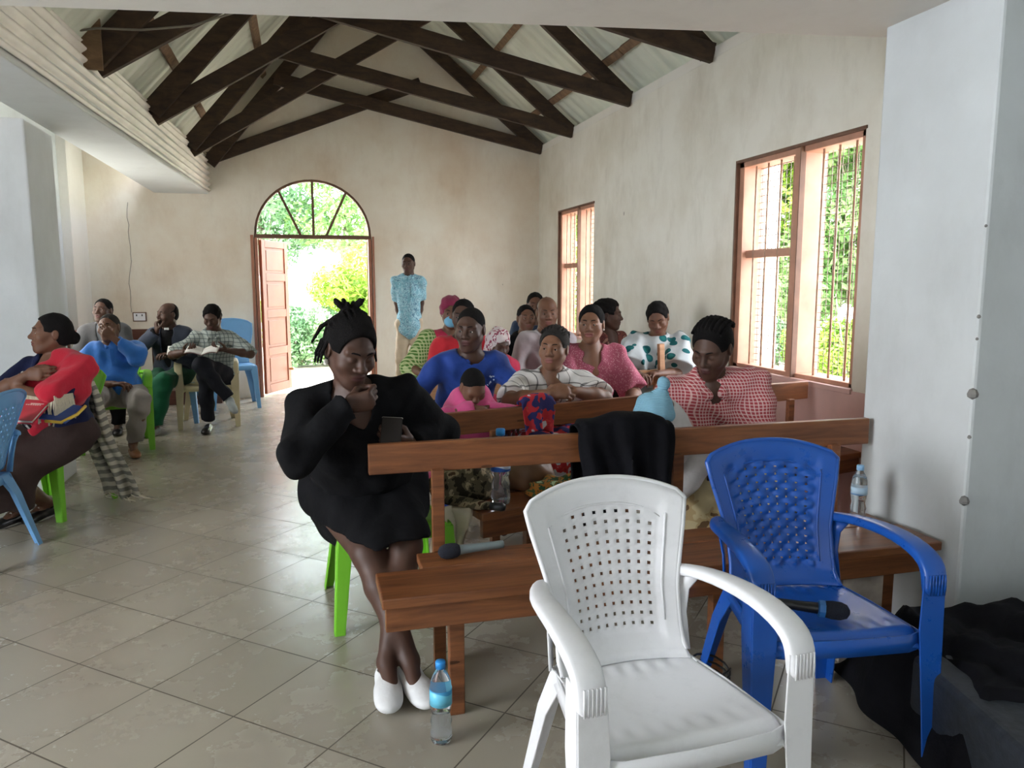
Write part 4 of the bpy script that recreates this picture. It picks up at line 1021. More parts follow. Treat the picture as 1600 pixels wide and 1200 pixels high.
def surface(sdf, name, mat, parent, step=0.010, fine=None, bounds=None, smooth=True):
    """fine: list of (min corner, max corner, step)"""
    lo = np.min([c - Rr for t, o, k, c, Rr, q, cut in sdf.p if o == 'u'], 0) - .02; hi = np.max([c + Rr for t, o, k, c, Rr, q, cut in sdf.p if o == 'u'], 0) + .02
    if bounds: lo = np.maximum(lo, bounds[0]); hi = np.minimum(hi, bounds[1])
    fine = fine or []
    ax = [axis_pts(lo[i], hi[i], step, [(f[0][i], f[1][i], f[2]) for f in fine]) for i in range(3)]
    n = [len(a) for a in ax]; Bk = 8
    nb = [(m + Bk - 1) // Bk for m in n]
    D = np.full(n, 1.0, F32)
    ci = [np.array([(ax[i][min(b * Bk, n[i] - 1)] + ax[i][min(b * Bk + Bk, n[i] - 1)]) / 2 for b in range(nb[i])]) for i in range(3)]
    hi_ = [np.array([(ax[i][min(b * Bk + Bk, n[i] - 1)] - ax[i][min(b * Bk, n[i] - 1)]) / 2 for b in range(nb[i])]) for i in range(3)]
    G = np.stack(np.meshgrid(*ci, indexing='ij'), -1).reshape(-1, 3).astype(F32)
    Hh = np.stack(np.meshgrid(*hi_, indexing='ij'), -1).reshape(-1, 3)
    hd = np.linalg.norm(Hh, axis=1)
    dc = sdf.ev(G, fine=False)
    keep = np.abs(dc) < hd * 1.5 + 0.03
    I = np.stack(np.meshgrid(*[np.arange(b) for b in nb], indexing='ij'), -1).reshape(-1, 3)
    for (i, j, k), d in zip(I[~keep], dc[~keep]):
        if d < 0: D[i * Bk:(i + 1) * Bk, j * Bk:(j + 1) * Bk, k * Bk:(k + 1) * Bk] = -1
    ks = I[keep]; off = np.stack(np.meshgrid(*[np.arange(Bk + 1)] * 3, indexing='ij'), -1).reshape(-1, 3)
    for s0 in range(0, len(ks), 400):
        idx = (ks[s0:s0 + 400][:, None, :] * Bk + off[None]).reshape(-1, 3)
        idx = idx[(idx[:, 0] < n[0]) & (idx[:, 1] < n[1]) & (idx[:, 2] < n[2])]
        P = np.stack([ax[0][idx[:, 0]], ax[1][idx[:, 1]], ax[2][idx[:, 2]]], 1).astype(F32)
        D[idx[:, 0], idx[:, 1], idx[:, 2]] = sdf.ev(P)
    D[0] = D[-1] = 1; D[:, 0] = D[:, -1] = 1; D[:, :, 0] = D[:, :, -1] = 1
    S = D < 0
    C = S[:-1, :-1, :-1].astype(np.int8)
    cnt = sum(S[a:n[0] - 1 + a, b:n[1] - 1 + b, c:n[2] - 1 + c].astype(np.int8) for a in (0, 1) for b in (0, 1) for c in (0, 1))
    act = (cnt > 0) & (cnt < 8)
    cells = np.argwhere(act); vid = np.full(act.shape, -1, np.int32); vid[tuple(cells.T)] = np.arange(len(cells))
    acc = np.zeros((len(cells), 3)); num = np.zeros(len(cells))
    A = [np.asarray(a) for a in ax]
    for d in range(3):
        o1, o2 = [x for x in range(3) if x != d]
        for u in (0, 1):
            for w in (0, 1):
                p0 = cells.copy(); p0[:, o1] += u; p0[:, o2] += w; p1 = p0.copy(); p1[:, d] += 1
                d0 = D[tuple(p0.T)]; d1 = D[tuple(p1.T)]; m = (d0 < 0) != (d1 < 0)
                t = d0 / (d0 - d1 + 1e-12)
                q = np.stack([A[i][p0[:, i]] for i in range(3)], 1); q[:, d] += t * (A[d][p1[:, d]] - A[d][p0[:, d]])
                acc[m] += q[m]; num[m] += 1
    Vv = acc / np.maximum(num, 1)[:, None]
    quads = []
    for d in range(3):
        o1, o2 = [(1, 2), (2, 0), (0, 1)][d]
        s0 = [slice(None)] * 3; s1 = [slice(None)] * 3; s0[d] = slice(0, -1); s1[d] = slice(1, None)
        ch = S[tuple(s0)] != S[tuple(s1)]
        e = np.argwhere(ch); e = e[(e[:, o1] > 0) & (e[:, o2] > 0) & (e[:, o1] < n[o1] - 1) & (e[:, o2] < n[o2] - 1)]
        if not len(e): continue
        def vv(a, b):
            c = e.copy(); c[:, o1] -= a; c[:, o2] -= b; return vid[tuple(c.T)]
        q = np.stack([vv(1, 1), vv(0, 1), vv(0, 0), vv(1, 0)], 1)
        inside = S[tuple(e.T)]
        q[~inside] = q[~inside][:, ::-1]
        quads.append(q)
    Q = np.concatenate(quads); Q = Q[(Q >= 0).all(1)]
    me = bpy.data.meshes.new(name)
    me.vertices.add(len(Vv)); me.vertices.foreach_set('co', Vv.reshape(-1).astype(F32))
    me.loops.add(Q.size); me.loops.foreach_set('vertex_index', Q.reshape(-1).astype(np.int32))
    me.polygons.add(len(Q)); me.polygons.foreach_set('loop_start', np.arange(0, Q.size, 4, dtype=np.int32))
    me.update(calc_edges=True); me.validate()
    mats = mat if isinstance(mat, (list, tuple)) else [mat]
    for m in mats: me.materials.append(m)
    me.polygons.foreach_set('use_smooth', np.ones(len(me.polygons), bool))
    if len(mats) > 1 and sdf.marks:
        cen = np.zeros(len(me.polygons) * 3, F32); me.polygons.foreach_get('center', cen); cen = cen.reshape(-1, 3)
        mi = np.zeros(len(me.polygons), np.int32)
        for idx, c, r, B in sdf.marks:
            L = (cen - np.asarray(c, F32)) @ np.asarray(B, F32).T; mi[(np.abs(L / np.asarray(r, F32)) ** 2).sum(1) < 1] = idx
        me.polygons.foreach_set('material_index', mi)
    o = bpy.data.objects.new(name, me); COL.objects.link(o)
    if parent is not None: o.parent = parent
    return o

def ik(a, b, l1, l2, hint):
    a = V3(*a); b = V3(*b); d = b - a; L = np.linalg.norm(d); L2 = min(L, (l1 + l2) * 0.998); dn = d / (L + 1e-9)
    if L > L2: b = a + dn * L2
    x = (l1 * l1 - l2 * l2 + L2 * L2) / (2 * L2); h = math.sqrt(max(l1 * l1 - x * x, 1e-6))
    hv = np.asarray(hint, float); hv = hv - dn * (hv @ dn); hv = nrm(hv)
    return a + dn * x + hv * h, b

def rot_head(yaw, pitch, roll):
    """rows = local x (person's left), y (back), z (up) for a person facing -y; yaw>0 turns towards +x; pitch>0 looks down"""
    m = Matrix.Rotation(R(yaw), 3, 'Z') @ Matrix.Rotation(R(pitch), 3, 'X') @ Matrix.Rotation(R(roll), 3, 'Y')
    return np.array([list(m.col[i]) for i in range(3)])

def skin_mat(name, col, rough=0.52):
    if name in MATS: return MATS[name]
    m, nt, b = new_mat(name)
    n = N(nt, 'ShaderNodeTexNoise', Scale=16.0, Detail=4.0); nt.links.new(coords(nt), n.inputs['Vector'])
    r = ramp(nt, n.outputs['Fac'], [(0.3, tuple(c * 0.85 for c in col)), (0.7, tuple(c * 1.15 for c in col))]); nt.links.new(r.outputs['Color'], b.inputs['Base Color'])
    b.inputs['Roughness'].default_value = rough; b.inputs['Specular IOR Level'].default_value = 0.38; b.inputs['Subsurface Weight'].default_value = 0.08; b.inputs['Subsurface Radius'].default_value = (0.01, 0.004, 0.002); b.inputs['Subsurface Scale'].default_value = 0.5
    n2 = N(nt, 'ShaderNodeTexNoise', Scale=180.0); nt.links.new(coords(nt), n2.inputs['Vector']); bump(nt, b, n2.outputs['Fac'], 0.08, 0.001)
    MATS[name] = m; return m
SK = {'deep': skin_mat('skin_deep', (0.075, 0.036, 0.024)), 'brown': skin_mat('skin_brown', (0.135, 0.062, 0.036)), 'warm': skin_mat('skin_warm', (0.20, 0.095, 0.055))}
LIP = {'deep': skin_mat('lip_deep', (0.085, 0.030, 0.027), .6), 'brown': skin_mat('lip_brown', (0.16, 0.058, 0.045), .6), 'warm': skin_mat('lip_warm', (0.23, 0.085, 0.07), .6)}
M_white_eye = plain('eye_white', (0.62, 0.58, 0.52), 0.2, 0.03); M_iris = plain('eye_iris', (0.012, 0.007, 0.005), 0.12, 0.05)
M_hair = fabric('hair_black', (0.009, 0.008, 0.008), 0.9, 0.3, sheen=0.0); M_hair_grey = fabric('hair_grizzled', (0.032, 0.029, 0.027), 0.85, 0.3)
for m_ in (M_hair, M_hair_grey):
    for n_ in m_.node_tree.nodes:
        if n_.type == 'TEX_NOISE' and abs(n_.inputs['Scale'].default_value - 28) < 1: n_.inputs['Scale'].default_value = 220.0
        if n_.type == 'BUMP': n_.inputs['Strength'].default_value = 0.8; n_.inputs['Distance'].default_value = .006
M_shoe_black = plain('shoe_black', (0.012, 0.011, 0.012), 0.3); M_shoe_brown = plain('shoe_brown', (0.28, 0.12, 0.05), 0.35); M_shoe_white = fabric('shoe_white', (0.72, 0.72, 0.72), 0.75, .05); M_shoe_grey = fabric('shoe_grey', (0.30, 0.33, 0.34), 0.7)
M_sole = plain('shoe_sole', (0.35, 0.33, 0.30), 0.7)

def head_sdf(s, H, B, sc, female=False, smile=False, closed=False, child=False, open_mouth=0.0):
    def w(x, y, z): return H + (B.T @ (np.array([x, y, z]) * sc))
    kk = sc
    s.ell(w(0, .014, .032), np.array([.0735, .093, .084]) * kk, B, .02)                         # cranium
    s.ell(w(0, -.030, -.020), np.array([.062, .062, .082]) * kk, B, .03)                        # face mass
    for q in (-1, 1):
        s.cone(w(q * .050, .004, -.045), w(q * .022, -.060, -.090), .018 * kk, .017 * kk, .03)   # jaw line
        s.ell(w(q * .040, -.062, -.022), np.array([.024, .022, .022]) * kk, B, .03)            # cheek
        s.cone(w(q * .012, -.083, .030), w(q * .045, -.070, .030), .010 * kk, .009 * kk, .018)    # brow ridge
    s.ell(w(0, -.072, -.096), np.array([.022, .018, .017]) * kk, B, .025)                       # chin
    s.ell(w(0, -.074, -.056), np.array([.030, .020, .026]) * kk, B, .025)                       # mouth mass
    for q in (-1, 1):
        s.ell(w(q * .031, -.098, .006), np.array([.019, .013, .012]) * kk, B, .012, 's')       # socket
        e = w(q * .031, -.0755, .006)
        s.ell(e, np.array([.0150, .0150, .0140]) * kk, B, .004)
        if closed is not True: s.ell(w(q * .031, -.0905, .0045), np.array([.0155, .0090, .0046 if not closed == 'half' else .0026]) * kk, B, .002, 's')
    s.cone(w(0, -.086, .016), w(0, -.106, -.018), .0075 * kk, .0115 * kk, .014)                    # nose bridge
    s.ell(w(0, -.107, -.022), np.array([.0135, .011, .0105]) * kk, B, .010)
    for q in (-1, 1):
        s.ell(w(q * .0155, -.098, -.026), np.array([.0100, .0105, .0085]) * kk, B, .007)
        s.ell(w(q * .0085, -.106, -.0345), np.array([.0045, .0050, .0035]) * kk, B, .003, 's')
    mw = .0245 if not smile else .030
    s.ell(w(0, -.0935, -.0515), np.array([mw, .0095, .0065]) * kk, B, .005)
    s.ell(w(0, -.0915, -.0645), np.array([mw * .88, .0095, .0075]) * kk, B, .005)
    s.ell(w(0, -.1005, -.0578), np.array([mw * .95, .006, .0016 + open_mouth * .005]) * kk, B, .002, 's')
    for q in (-1, 1):                                                                            # ears
        Be = B
        s.ell(w(q * .0765, .010, -.002), np.array([.0075, .0175, .030]) * kk, Be, .008)
        s.ell(w(q * .086, .006, .002), np.array([.0065, .010, .017]) * kk, Be, .004, 's')
    s.marks.append((1, w(0, -.098, -.058), np.array([mw * 1.02, .014, .0145]) * kk, B))
    return w

def hand_sdf(s, W, d, nrml, side, curl=0.5, sc=1.0, spread=0.12, thumb=0.5, k=.005, curls=None):
    """W wrist, d direction wrist->knuckles, nrml palm normal (palm faces this way), side = direction towards the thumb"""
    d = nrm(d); n_ = nrm(np.asarray(nrml, float) - d * (np.asarray(nrml) @ d)); x = np.cross(d, n_); x = x * (1 if x @ np.asarray(side, float) >= 0 else -1)
    Bm = basis(x, n_, d)
    s.ell(W + d * .045 * sc, np.array([.036, .016, .054]) * sc, Bm, .015)
    s.ell(W + d * .070 * sc, np.array([.040, .0135, .026]) * sc, Bm, .012)
    s.ell(W + d * .030 * sc + x * .022 * sc + n_ * .006 * sc, np.array([.018, .015, .030]) * sc, Bm, .012)
    L = [(.030, .044, .026, .021), (.010, .049, .030, .022), (-.010, .045, .028, .021), (-.029, .035, .021, .018)]
    tips = []
    for i, (ox, a, b, c) in enumerate(L):
        cu = (curls[i] if curls else curl * (1 + .08 * i)) * 1.0
        base = W + (d * .082 + x * ox) * sc - d * (.006 * sc if i == 3 else 0)
        ang = 0.0; p = base; dd = nrm(d + x * spread * (1.5 - i) * .5); r = [.0098, .0092, .0085, .0074] if i < 3 else [.0086, .008, .0074, .0066]
        for j, (l, f) in enumerate(((a, .75), (b, 1.05), (c, .75))):
            ang += cu * f * 1.35
            v = nrm(dd * math.cos(ang) + n_ * math.sin(ang)); q = p + v * l * sc
            s.cone(p, q, r[j] * sc, r[j + 1] * sc, k); p = q
        tips.append(p)
    tb = W + (d * .022 + x * .026 + n_ * .006) * sc
    t1 = tb + nrm(d * .62 + x * (.75 - .5 * thumb) + n_ * (.25 + .7 * thumb)) * .042 * sc
    t2 = t1 + nrm(d * .8 + x * (.35 - .6 * thumb) + n_ * (.2 + .7 * thumb)) * .032 * sc
    t3 = t2 + nrm(d * .85 + x * (.1 - .6 * thumb) + n_ * (.25 + .6 * thumb)) * .024 * sc
    s.cone(tb, t1, .0145 * sc, .0115 * sc, .010); s.cone(t1, t2, .0112 * sc, .0098 * sc, k); s.cone(t2, t3, .0098 * sc, .0078 * sc, k)
    return W + d * .08 * sc

def figure(spec):
    """build one person: body (one surface), clothing, hair, eyes, shoes as children. Everything in local space, facing -y."""
    g = spec.get
    sc = g('s', 1.0); wd = g('w', 1.0); dp = g('d', 1.0); res = g('res', .010); fem = g('female', False)
    hw_ = np.array(g('head_at'), float)                     # head centre in world space
    rz = R(g('rz', 0)); lean = g('lean', 0.06); side = g('side', 0.0)
    cr, sr = math.cos(rz), math.sin(rz)
    base = hw_[:2] - np.array([cr * side + sr * lean, sr * side - cr * lean])
    root = empty('person', (base[0], base[1], 0), rz, g('label'), 'person', g('group'))
    toloc = lambda P: np.array([cr * (P[0] - base[0]) + sr * (P[1] - base[1]), -sr * (P[0] - base[0]) + cr * (P[1] - base[1]), P[2]])
    H = np.array([side, -lean, hw_[2]])
    hip = np.array([0, 0, g('hip', 0.55)])
    hb = rot_head(g('yaw', 0), g('pitch', 5), g('roll', 0))
    hs = g('hs', 1.0) * sc
    nlean = g('neck_fwd', 0.03)
    neck = H + np.array([-side * .12, nlean, -0.138 * sc])   # base of neck (C7 level)
    u = nrm(neck - hip); Lt = np.linalg.norm(neck - hip)
    tw = R(g('twist', 0)); xs = nrm(np.array([math.cos(tw), math.sin(tw), 0]) - u * (np.array([math.cos(tw), math.sin(tw), 0]) @ u)); xs = nrm(xs + u * g('shrug', 0))
    f = nrm(np.cross(xs, u)) * 1.0                            # forward is -y when xs=+x,u=+z : x cross z = -y
    Bt = basis(xs, f, u); Bh = basis(V3(1, 0, 0), V3(0, -1, 0), V3(0, 0, 1))
    sh = g('shoulder', .165) * sc * (0.5 + 0.5 * wd)
    SL = neck - u * g('shdrop', .070) * sc + xs * sh + f * g('shf', .01); SR = neck - u * g('shdrop', .070) * sc - xs * sh + f * g('shf', .01)
    Lu, Lf = .275 * sc, .245 * sc
    def tgt(v, default):
        if v is None: return np.array(default, float)
        v = np.array(v[:3], float) if not isinstance(v, dict) else toloc(v['w']); return v
    seated = g('hip', .55) < .75
    hl = tgt(g('hand_l'), (.13 * wd, -.34, hip[2] + .10) if seated else (.24, -.02, .84)); hr = tgt(g('hand_r'), (-.13 * wd, -.34, hip[2] + .10) if seated else (-.24, -.02, .84))
    EL, WL = ik(SL, hl, Lu, Lf, g('elb_l', (.6, .5, -.7))); ER, WR = ik(SR, hr, Lu, Lf, g('elb_r', (-.6, .5, -.7)))
    hipL = hip + np.array([.092 * wd, 0, -.02]); hipR = hip + np.array([-.092 * wd, 0, -.02])
    fl = tgt(g('foot_l'), (.12, -.42, .09) if seated else (.10, .0, .09)); fr = tgt(g('foot_r'), (-.12, -.42, .09) if seated else (-.10, .0, .09))
    Lth, Lsh = .43 * sc, .42 * sc
    KL, AL = ik(hipL, fl, Lth, Lsh, g('knee_l', (.15, -.7, .7) if seated else (0, -1, 0))); KR, AR = ik(hipR, fr, Lth, Lsh, g('knee_r', (-.15, -.7, .7) if seated else (0, -1, 0)))
    ft = g('fat', 1.0)
    def torso(s, i, bust=True, lo=0.0, belly=0.0):
        s.ell(hip + u * .02, (.165 * wd + i, .118 * dp + i, .125 + i), Bt, .03)
        s.ell(hip + u * Lt * .34 + f * (.012 + belly), (.142 * wd + i, .104 * dp + i + belly * .5, .15 + i), Bt, .06)
        s.ell(hip + u * Lt * .66 + f * .006, (.150 * wd + i, .106 * dp + i, .17 + i), Bt, .06)
        s.cone(SL - xs * .035, SR + xs * .035, .050 * sc + i * .9, .050 * sc + i * .9, .05)
        s.cone(neck - u * .025 - xs * .02, SR + xs * .015 + u * .008, .050 * sc + i * .6, .040 * sc + i * .8, .04); s.cone(neck - u * .025 + xs * .02, SL - xs * .015 + u * .008, .050 * sc + i * .6, .040 * sc + i * .8, .04)
        if fem and bust:
            for q in (-1, 1): s.ell(hip + u * Lt * .60 + f * (.085 * dp) + xs * q * .070 * wd, (.066 + i * .8, .060 + i * .8, .064 + i * .8), Bt, .04)
    skin = g('skin', 'deep')
    # ---------------------------------------------------------------- body
    s = Sdf()
    torso(s, -.008)
    if fem: s.cone(neck - u * .03 + f * .045, neck - u * .15 + f * .070 * dp, .047, .047, .05)
    nr = (.050 if fem else .058) * sc * g('neckw', 1.0)
    s.cone(neck - u * .03, H + hb.T @ (np.array([0, .022, -.055]) * hs), nr * 1.12, nr, .035)
    af = g('armfat', 1.0)
    for S_, E_, W_, q in ((SL, EL, WL, 1), (SR, ER, WR, -1)):
        s.cone(S_, E_, .048 * sc * af, .038 * sc * af, .04); s.cone(E_, E_ + (W_ - E_) * .35, .038 * sc * af, .039 * sc * af, .02); s.cone(E_ + (W_ - E_) * .35, W_, .039 * sc * af, .025 * sc, .02)
    if g('legs', True):
        for hp, K_, A_ in ((hipL, KL, AL), (hipR, KR, AR)):
            s.cone(hp, K_, .080 * wd * sc, .054 * sc * ft, .04); s.cone(K_, K_ + (A_ - K_) * .32, .052 * sc * ft, .054 * sc * ft, .03); s.cone(K_ + (A_ - K_) * .32, A_, .054 * sc * ft, .033 * sc, .02)
            if g('bare_feet', True): s.cone(A_, A_ + np.array([0, -.10, -.045]), .032 * sc, .024 * sc, .02)
    head_sdf(s, H, hb, hs, fem, g('smile', False), g('closed', False), False, g('open_mouth', 0))
    fine = [(H - .15 * hs, H + .15 * hs, g('headres', .005))]
    for key, W_, E_, q in (('l', WL, EL, 1), ('r', WR, ER, -1)):
        hd = g('hdir_' + key); hd = nrm(hd) if hd is not None else nrm(W_ - E_)
        pn = g('palm_' + key, (0, 0, -1)); ts = g('thumb_' + key, (-q, 0, .3))
        if g('hide_hand_' + key): 
            s.ell(W_ + hd * .05, (.035, .03, .05), None, .02); continue
        hand_sdf(s, W_, hd, pn, ts, g('curl_' + key, .45), sc * g('handsc', 1.0), thumb=g('tc_' + key, .5), curls=g('curls_' + key))
        if g('handres'): c_ = W_ + hd * .08; fine.append((c_ - .11, c_ + .11, g('handres')))
    surface(s, 'body', [SK[skin], LIP[skin]], root, res, fine)
    # ---------------------------------------------------------------- eyes and brows
    hwf = lambda x, y, z: H + (hb.T @ (np.array([x, y, z]) * hs))
    rotm = Matrix([list(hb[:, 0]), list(hb[:, 1]), list(hb[:, 2])]); 
    if g('closed') is not True and not g('noeyes'):
        gx, gz = g('gaze', (0, 0))
        for q in (-1, 1):
            c = hwf(q * .031, -.0752, .0045); r = .0118 * hs
            mb = MB(); vs = []; n1, n2 = 14, 10
            for j in range(n2 + 1):
                th = math.pi * j / n2
                for i in range(n1):
                    ph = 2 * math.pi * i / n1
                    vs.append(Vector((r * math.sin(th) * math.cos(ph), -r * math.cos(th), r * math.sin(th) * math.sin(ph))))
            rm = Matrix.Rotation(R(gx), 3, 'Z') @ Matrix.Rotation(R(-gz), 3, 'X'); hm = Matrix([[hb[j][i] for j in range(3)] for i in range(3)])
            vs = [hm @ (rm @ p) + Vector(c) for p in vs]
            for j in range(n2):
                for i in range(n1): mb.add([], []); mb.f.append((j * n1 + i, j * n1 + (i + 1) % n1, (j + 1) * n1 + (i + 1) % n1, (j + 1) * n1 + i)); mb.m.append(1 if j < 2 else 0)
            mb.v = [tuple(p) for p in vs]
            mb.build('eye', [M_white_eye, M_iris], root, smooth=True)
    if g('brows', True):
        for q in (-1, 1):
            mb = MB(); pts = [hwf(q * x, y, z) for x, y, z in ((.012, -.0935, .029), (.022, -.0925, .0335), (.034, -.086, .034), (.046, -.076, .029))]
            mb.tube(pts, [.0022 * hs, .0032 * hs, .003 * hs, .0012 * hs], 6); mb.build('eyebrow', M_hair, root, smooth=True)
    # ---------------------------------------------------------------- hair
    hair = g('hair', 'short')
    if hair and hair != 'none':
        t_ = {'short': .003, 'stubble': .0014, 'crop': .010, 'cap': .012, 'pulled': .008, 'cornrow': .009, 'braids': .012, 'afro': .02, 'bald_back': .002}[hair]
        hsf = Sdf(fold=.003 if hair in ('crop', 'afro') else (.0014 if hair in ('short', 'pulled') else 0), foldscale=4.0)
        hsf.ell(hwf(0, .016, .034), np.array([.0745 + t_, .094 + t_, .085 + t_]) * hs, hb, .01)
        hsf.ell(hwf(0, .038, -.012), np.array([.066 + t_ * .8, .068 + t_, .060 + t_]) * hs, hb, .02)
        # hairline: cut away the face and the sides below the temple
        fz = {'pulled': .083, 'cornrow': .083, 'braids': .085, 'bald_back': .02}.get(hair, .083)
        hsf.ell(hwf(0, -.118, .010), np.array([.106, .085, fz + .012]) * hs, hb, .006, 's')
        hsf.box(hwf(0, -.10, -.075), np.array([.13, .104, .085]) * hs, hb, .02, .006, 's')
        hsf.box(hwf(0, .02, -.132), np.array([.14, .14, .062]) * hs, hb, .02, .006, 's')
        for q in (-1, 1): hsf.ell(hwf(q * .082, .006, -.006), np.array([.016, .024, .034]) * hs, hb, .004, 's')
        if hair == 'bald_back': hsf.ell(hwf(0, -.03, .07), np.array([.085, .10, .062]) * hs, hb, .01, 's')
        if hair == 'pulled':
            b0 = hwf(0, .115, g('bun_z', -.01)); hsf.ell(b0, np.array([.042, .040, .042]) * hs * g('bun', 1.0), hb, .02)
        if hair == 'afro':
            hsf.ell(hwf(0, .065, .04), np.array([.085, .085, .080]) * hs, hb, .03)
        if hair in ('cornrow',):
            for i in range(9):                                         # ridges running front to back
                a = (i - 4) * .215
                pts = []
                for j in range(9):
                    th = -1.15 + 2.6 * j / 8
                    p = np.array([math.sin(a) * (.078 + t_) * math.cos(th) ** .0 * (1 - .25 * max(0, th - .6)), .016 + math.sin(th) * (.097 + t_), .034 + math.cos(a) * math.cos(th) * (.088 + t_)])
                    if p[2] < -.05 or p[1] < -.052: pass
                    else: pts.append(hwf(*p))
                for p, q_ in zip(pts, pts[1:]): hsf.cone(p, q_, .0068 * hs, .0068 * hs, .004)
        if hair == 'braids':
            rr = random.Random(3)
            for i in range(26):
                a = rr.uniform(-1.3, 1.3); st = hwf(math.sin(a) * .07, -.04 + .02 * rr.random(), .085 * math.cos(a) + .03)
                mid = hwf(math.sin(a) * .085, .03, .098 * math.cos(a) + .04); en = hwf(math.sin(a) * .030 + .01, .075, .105 + .02 * rr.random())
                hsf.cone(st, mid, .0055, .0075, .004); hsf.cone(mid, en, .0075, .0075, .004)
            # knot of gathered locks and a few loose ends
            for i in range(11):
                a = rr.uniform(0, 6.28); c0 = hwf(.0, .06, .120); hsf.cone(c0, c0 + np.array([.05 * math.cos(a), .025 * math.sin(a), .022 + .02 * rr.random()]), .011, .008, .006)
            for sx, l in ((-1, .0), (-1, .02), (-1, .04), (1, .01)):
                p0 = hwf(sx * .080, .02 + l, .03 - l * .5); p1 = p0 + np.array([sx * .022, .0, -.045]); p2 = p1 + np.array([sx * .006, 0, -.035])
                hsf.cone(p0, p1, .008, .0065, .004); hsf.cone(p1, p2, .0065, .0045, .004)
            p0 = hwf(-.05, .05, .105); p1 = p0 + np.array([-.055, 0, -.035]); p2 = p1 + np.array([-.035, 0, -.055]); hsf.cone(p0, p1, .009, .008, .004); hsf.cone(p1, p2, .008, .005, .004)
        hr_ = surface(hsf, 'hair', g('hairmat', M_hair), root, g('hairres', .006 if res < .009 else .007))
    # ---------------------------------------------------------------- upper garment
    top = g('top')
    if top:
        inf = top.get('i', .012); gs = Sdf(fold=top.get('fold', .006) * 1.25, foldscale=top.get('fs', 1.15), seed=g('seed', 1.0))
        torso(gs, inf, belly=top.get('belly', 0.0))
        if top.get('hem'):                                           # lower edge past the hips
            gs.cone(hip + u * .03, hip - u * top['hem'] + f * .02, .15 * wd, .165 * wd, .05)
        sl = top.get('sleeve', 1.0)                                  # 0..0.5 short, 1 to the wrist
        sw = top.get('sw', 1.0)
        for S_, E_, W_ in ((SL, EL, WL), (SR, ER, WR)):
            if sl <= .55:
                e = S_ + (E_ - S_) * min(1, sl / .5); ax_ = nrm(E_ - S_)
                gs.cone(S_, e + ax_ * .05, (.046 + inf) * sc * sw * (.4 + .6 * af), (.044 + inf * 1.4) * sc * sw * (.4 + .6 * af) * top.get('flare', 1.0), .035, cut=(e, ax_))
            else:
                gs.cone(S_, E_, (.047 + inf) * sc * sw * (.4 + .6 * af), (.040 + inf) * sc * sw * (.4 + .6 * af), .035)
                tt = (sl - .5) / .5; w_ = E_ + (W_ - E_) * tt; ax_ = nrm(W_ - E_)
                gs.cone(E_, w_ + ax_ * .04, (.040 + inf) * sc * sw * (.4 + .6 * af), (.032 + inf * .9) * sc * sw, .03, cut=(w_ - ax_ * .005, ax_))
        nk = top.get('neck', 'crew')
        hd_ = nrm(H - neck)
        if nk == 'crew': gs.cone(neck - u * .006 + f * .008, neck + hd_ * .16, nr + .012, nr + .03, .008, 's')
        elif nk == 'scoop': gs.cone(neck - u * .02 + f * .03, neck + hd_ * .16, nr + .022, nr + .04, .01, 's'); gs.ell(neck - u * .045 + f * .085, (.062, .06, .058), Bt, .01, 's')
        elif nk == 'vee':
            gs.cone(neck - u * .012, neck + hd_ * .16, nr + .012, nr + .03, .008, 's')
            gs.cone(neck - u * .02 + f * .09, neck - u * top.get('vdepth', .11) + f * .125, .040, .006, .006, 's')
        if nk in ('vee', 'shirt') or top.get('collar'):
            # folded collar: two flaps round the neck
            if nk == 'shirt': gs.cone(neck - u * .004 + f * .008, neck + hd_ * .16, nr + .006, nr + .03, .006, 's')
        tm = surface(gs, top.get('name', 'shirt'), top['mat'], root, res if res > .007 else res * 1.15)
        if top.get('collar'):
            cs = Sdf()
            for q in (-1, 1):
                a0 = neck + u * .018 - f * .045 + xs * q * .02; a1 = neck + u * .006 + xs * q * (nr + .020) + f * .012; a2 = neck - u * .035 + f * (.100 * (.6 + .4 * dp)) + xs * q * .034; a3 = neck - u * .062 + f * (.112 * (.6 + .4 * dp)) + xs * q * .050
                cw = top.get('cw', 1.0); a3 = a3 - u * .03 * (cw - 1) + xs * q * .02 * (cw - 1); cs.cone(a0, a1, .013 * cw, .013 * cw, .006); cs.cone(a1, a2, .013 * cw, .014 * cw, .006); cs.cone(a2, a3, .014 * cw, .005, .004)
            surface(cs, 'collar', top.get('collarmat', top['mat']), root, .006)
        if top.get('placket'):
            mb = MB(); pts = [hip + u * Lt * t + f * (.108 * dp + inf + .010 + .014 * math.sin(math.pi * t)) for t in np.linspace(.08, .86, 10)]
            mb.sweep([Vector(p) for p in pts], [(-.014, -.003), (.014, -.003), (.014, .003), (-.014, .003)], tuple(xs)); mb.build('placket', top['mat'], root, smooth=False)
    # ---------------------------------------------------------------- open jacket over the top
    jk = g('jacket')
    if jk:
        js = Sdf(fold=.006, seed=3.0); torso(js, .030, bust=False)
        for S_, E_, W_ in ((SL, EL, WL), (SR, ER, WR)):
            js.cone(S_, E_, .072 * sc, .066 * sc, .035); ax_ = nrm(W_ - E_); js.cone(E_, W_, .066 * sc, .054 * sc, .03, cut=(W_ - ax_ * .02, ax_))
        js.cone(neck - u * .02, neck + u * .15, nr + .022, nr + .04, .008, 's')
        js.cone(neck + f * .09, hip + u * Lt * .25 + f * .16, .060, .035, .008, 's')
        surface(js, 'jacket', jk['mat'], root, res)
    # ---------------------------------------------------------------- trousers or skirt
    bt = g('bottom')
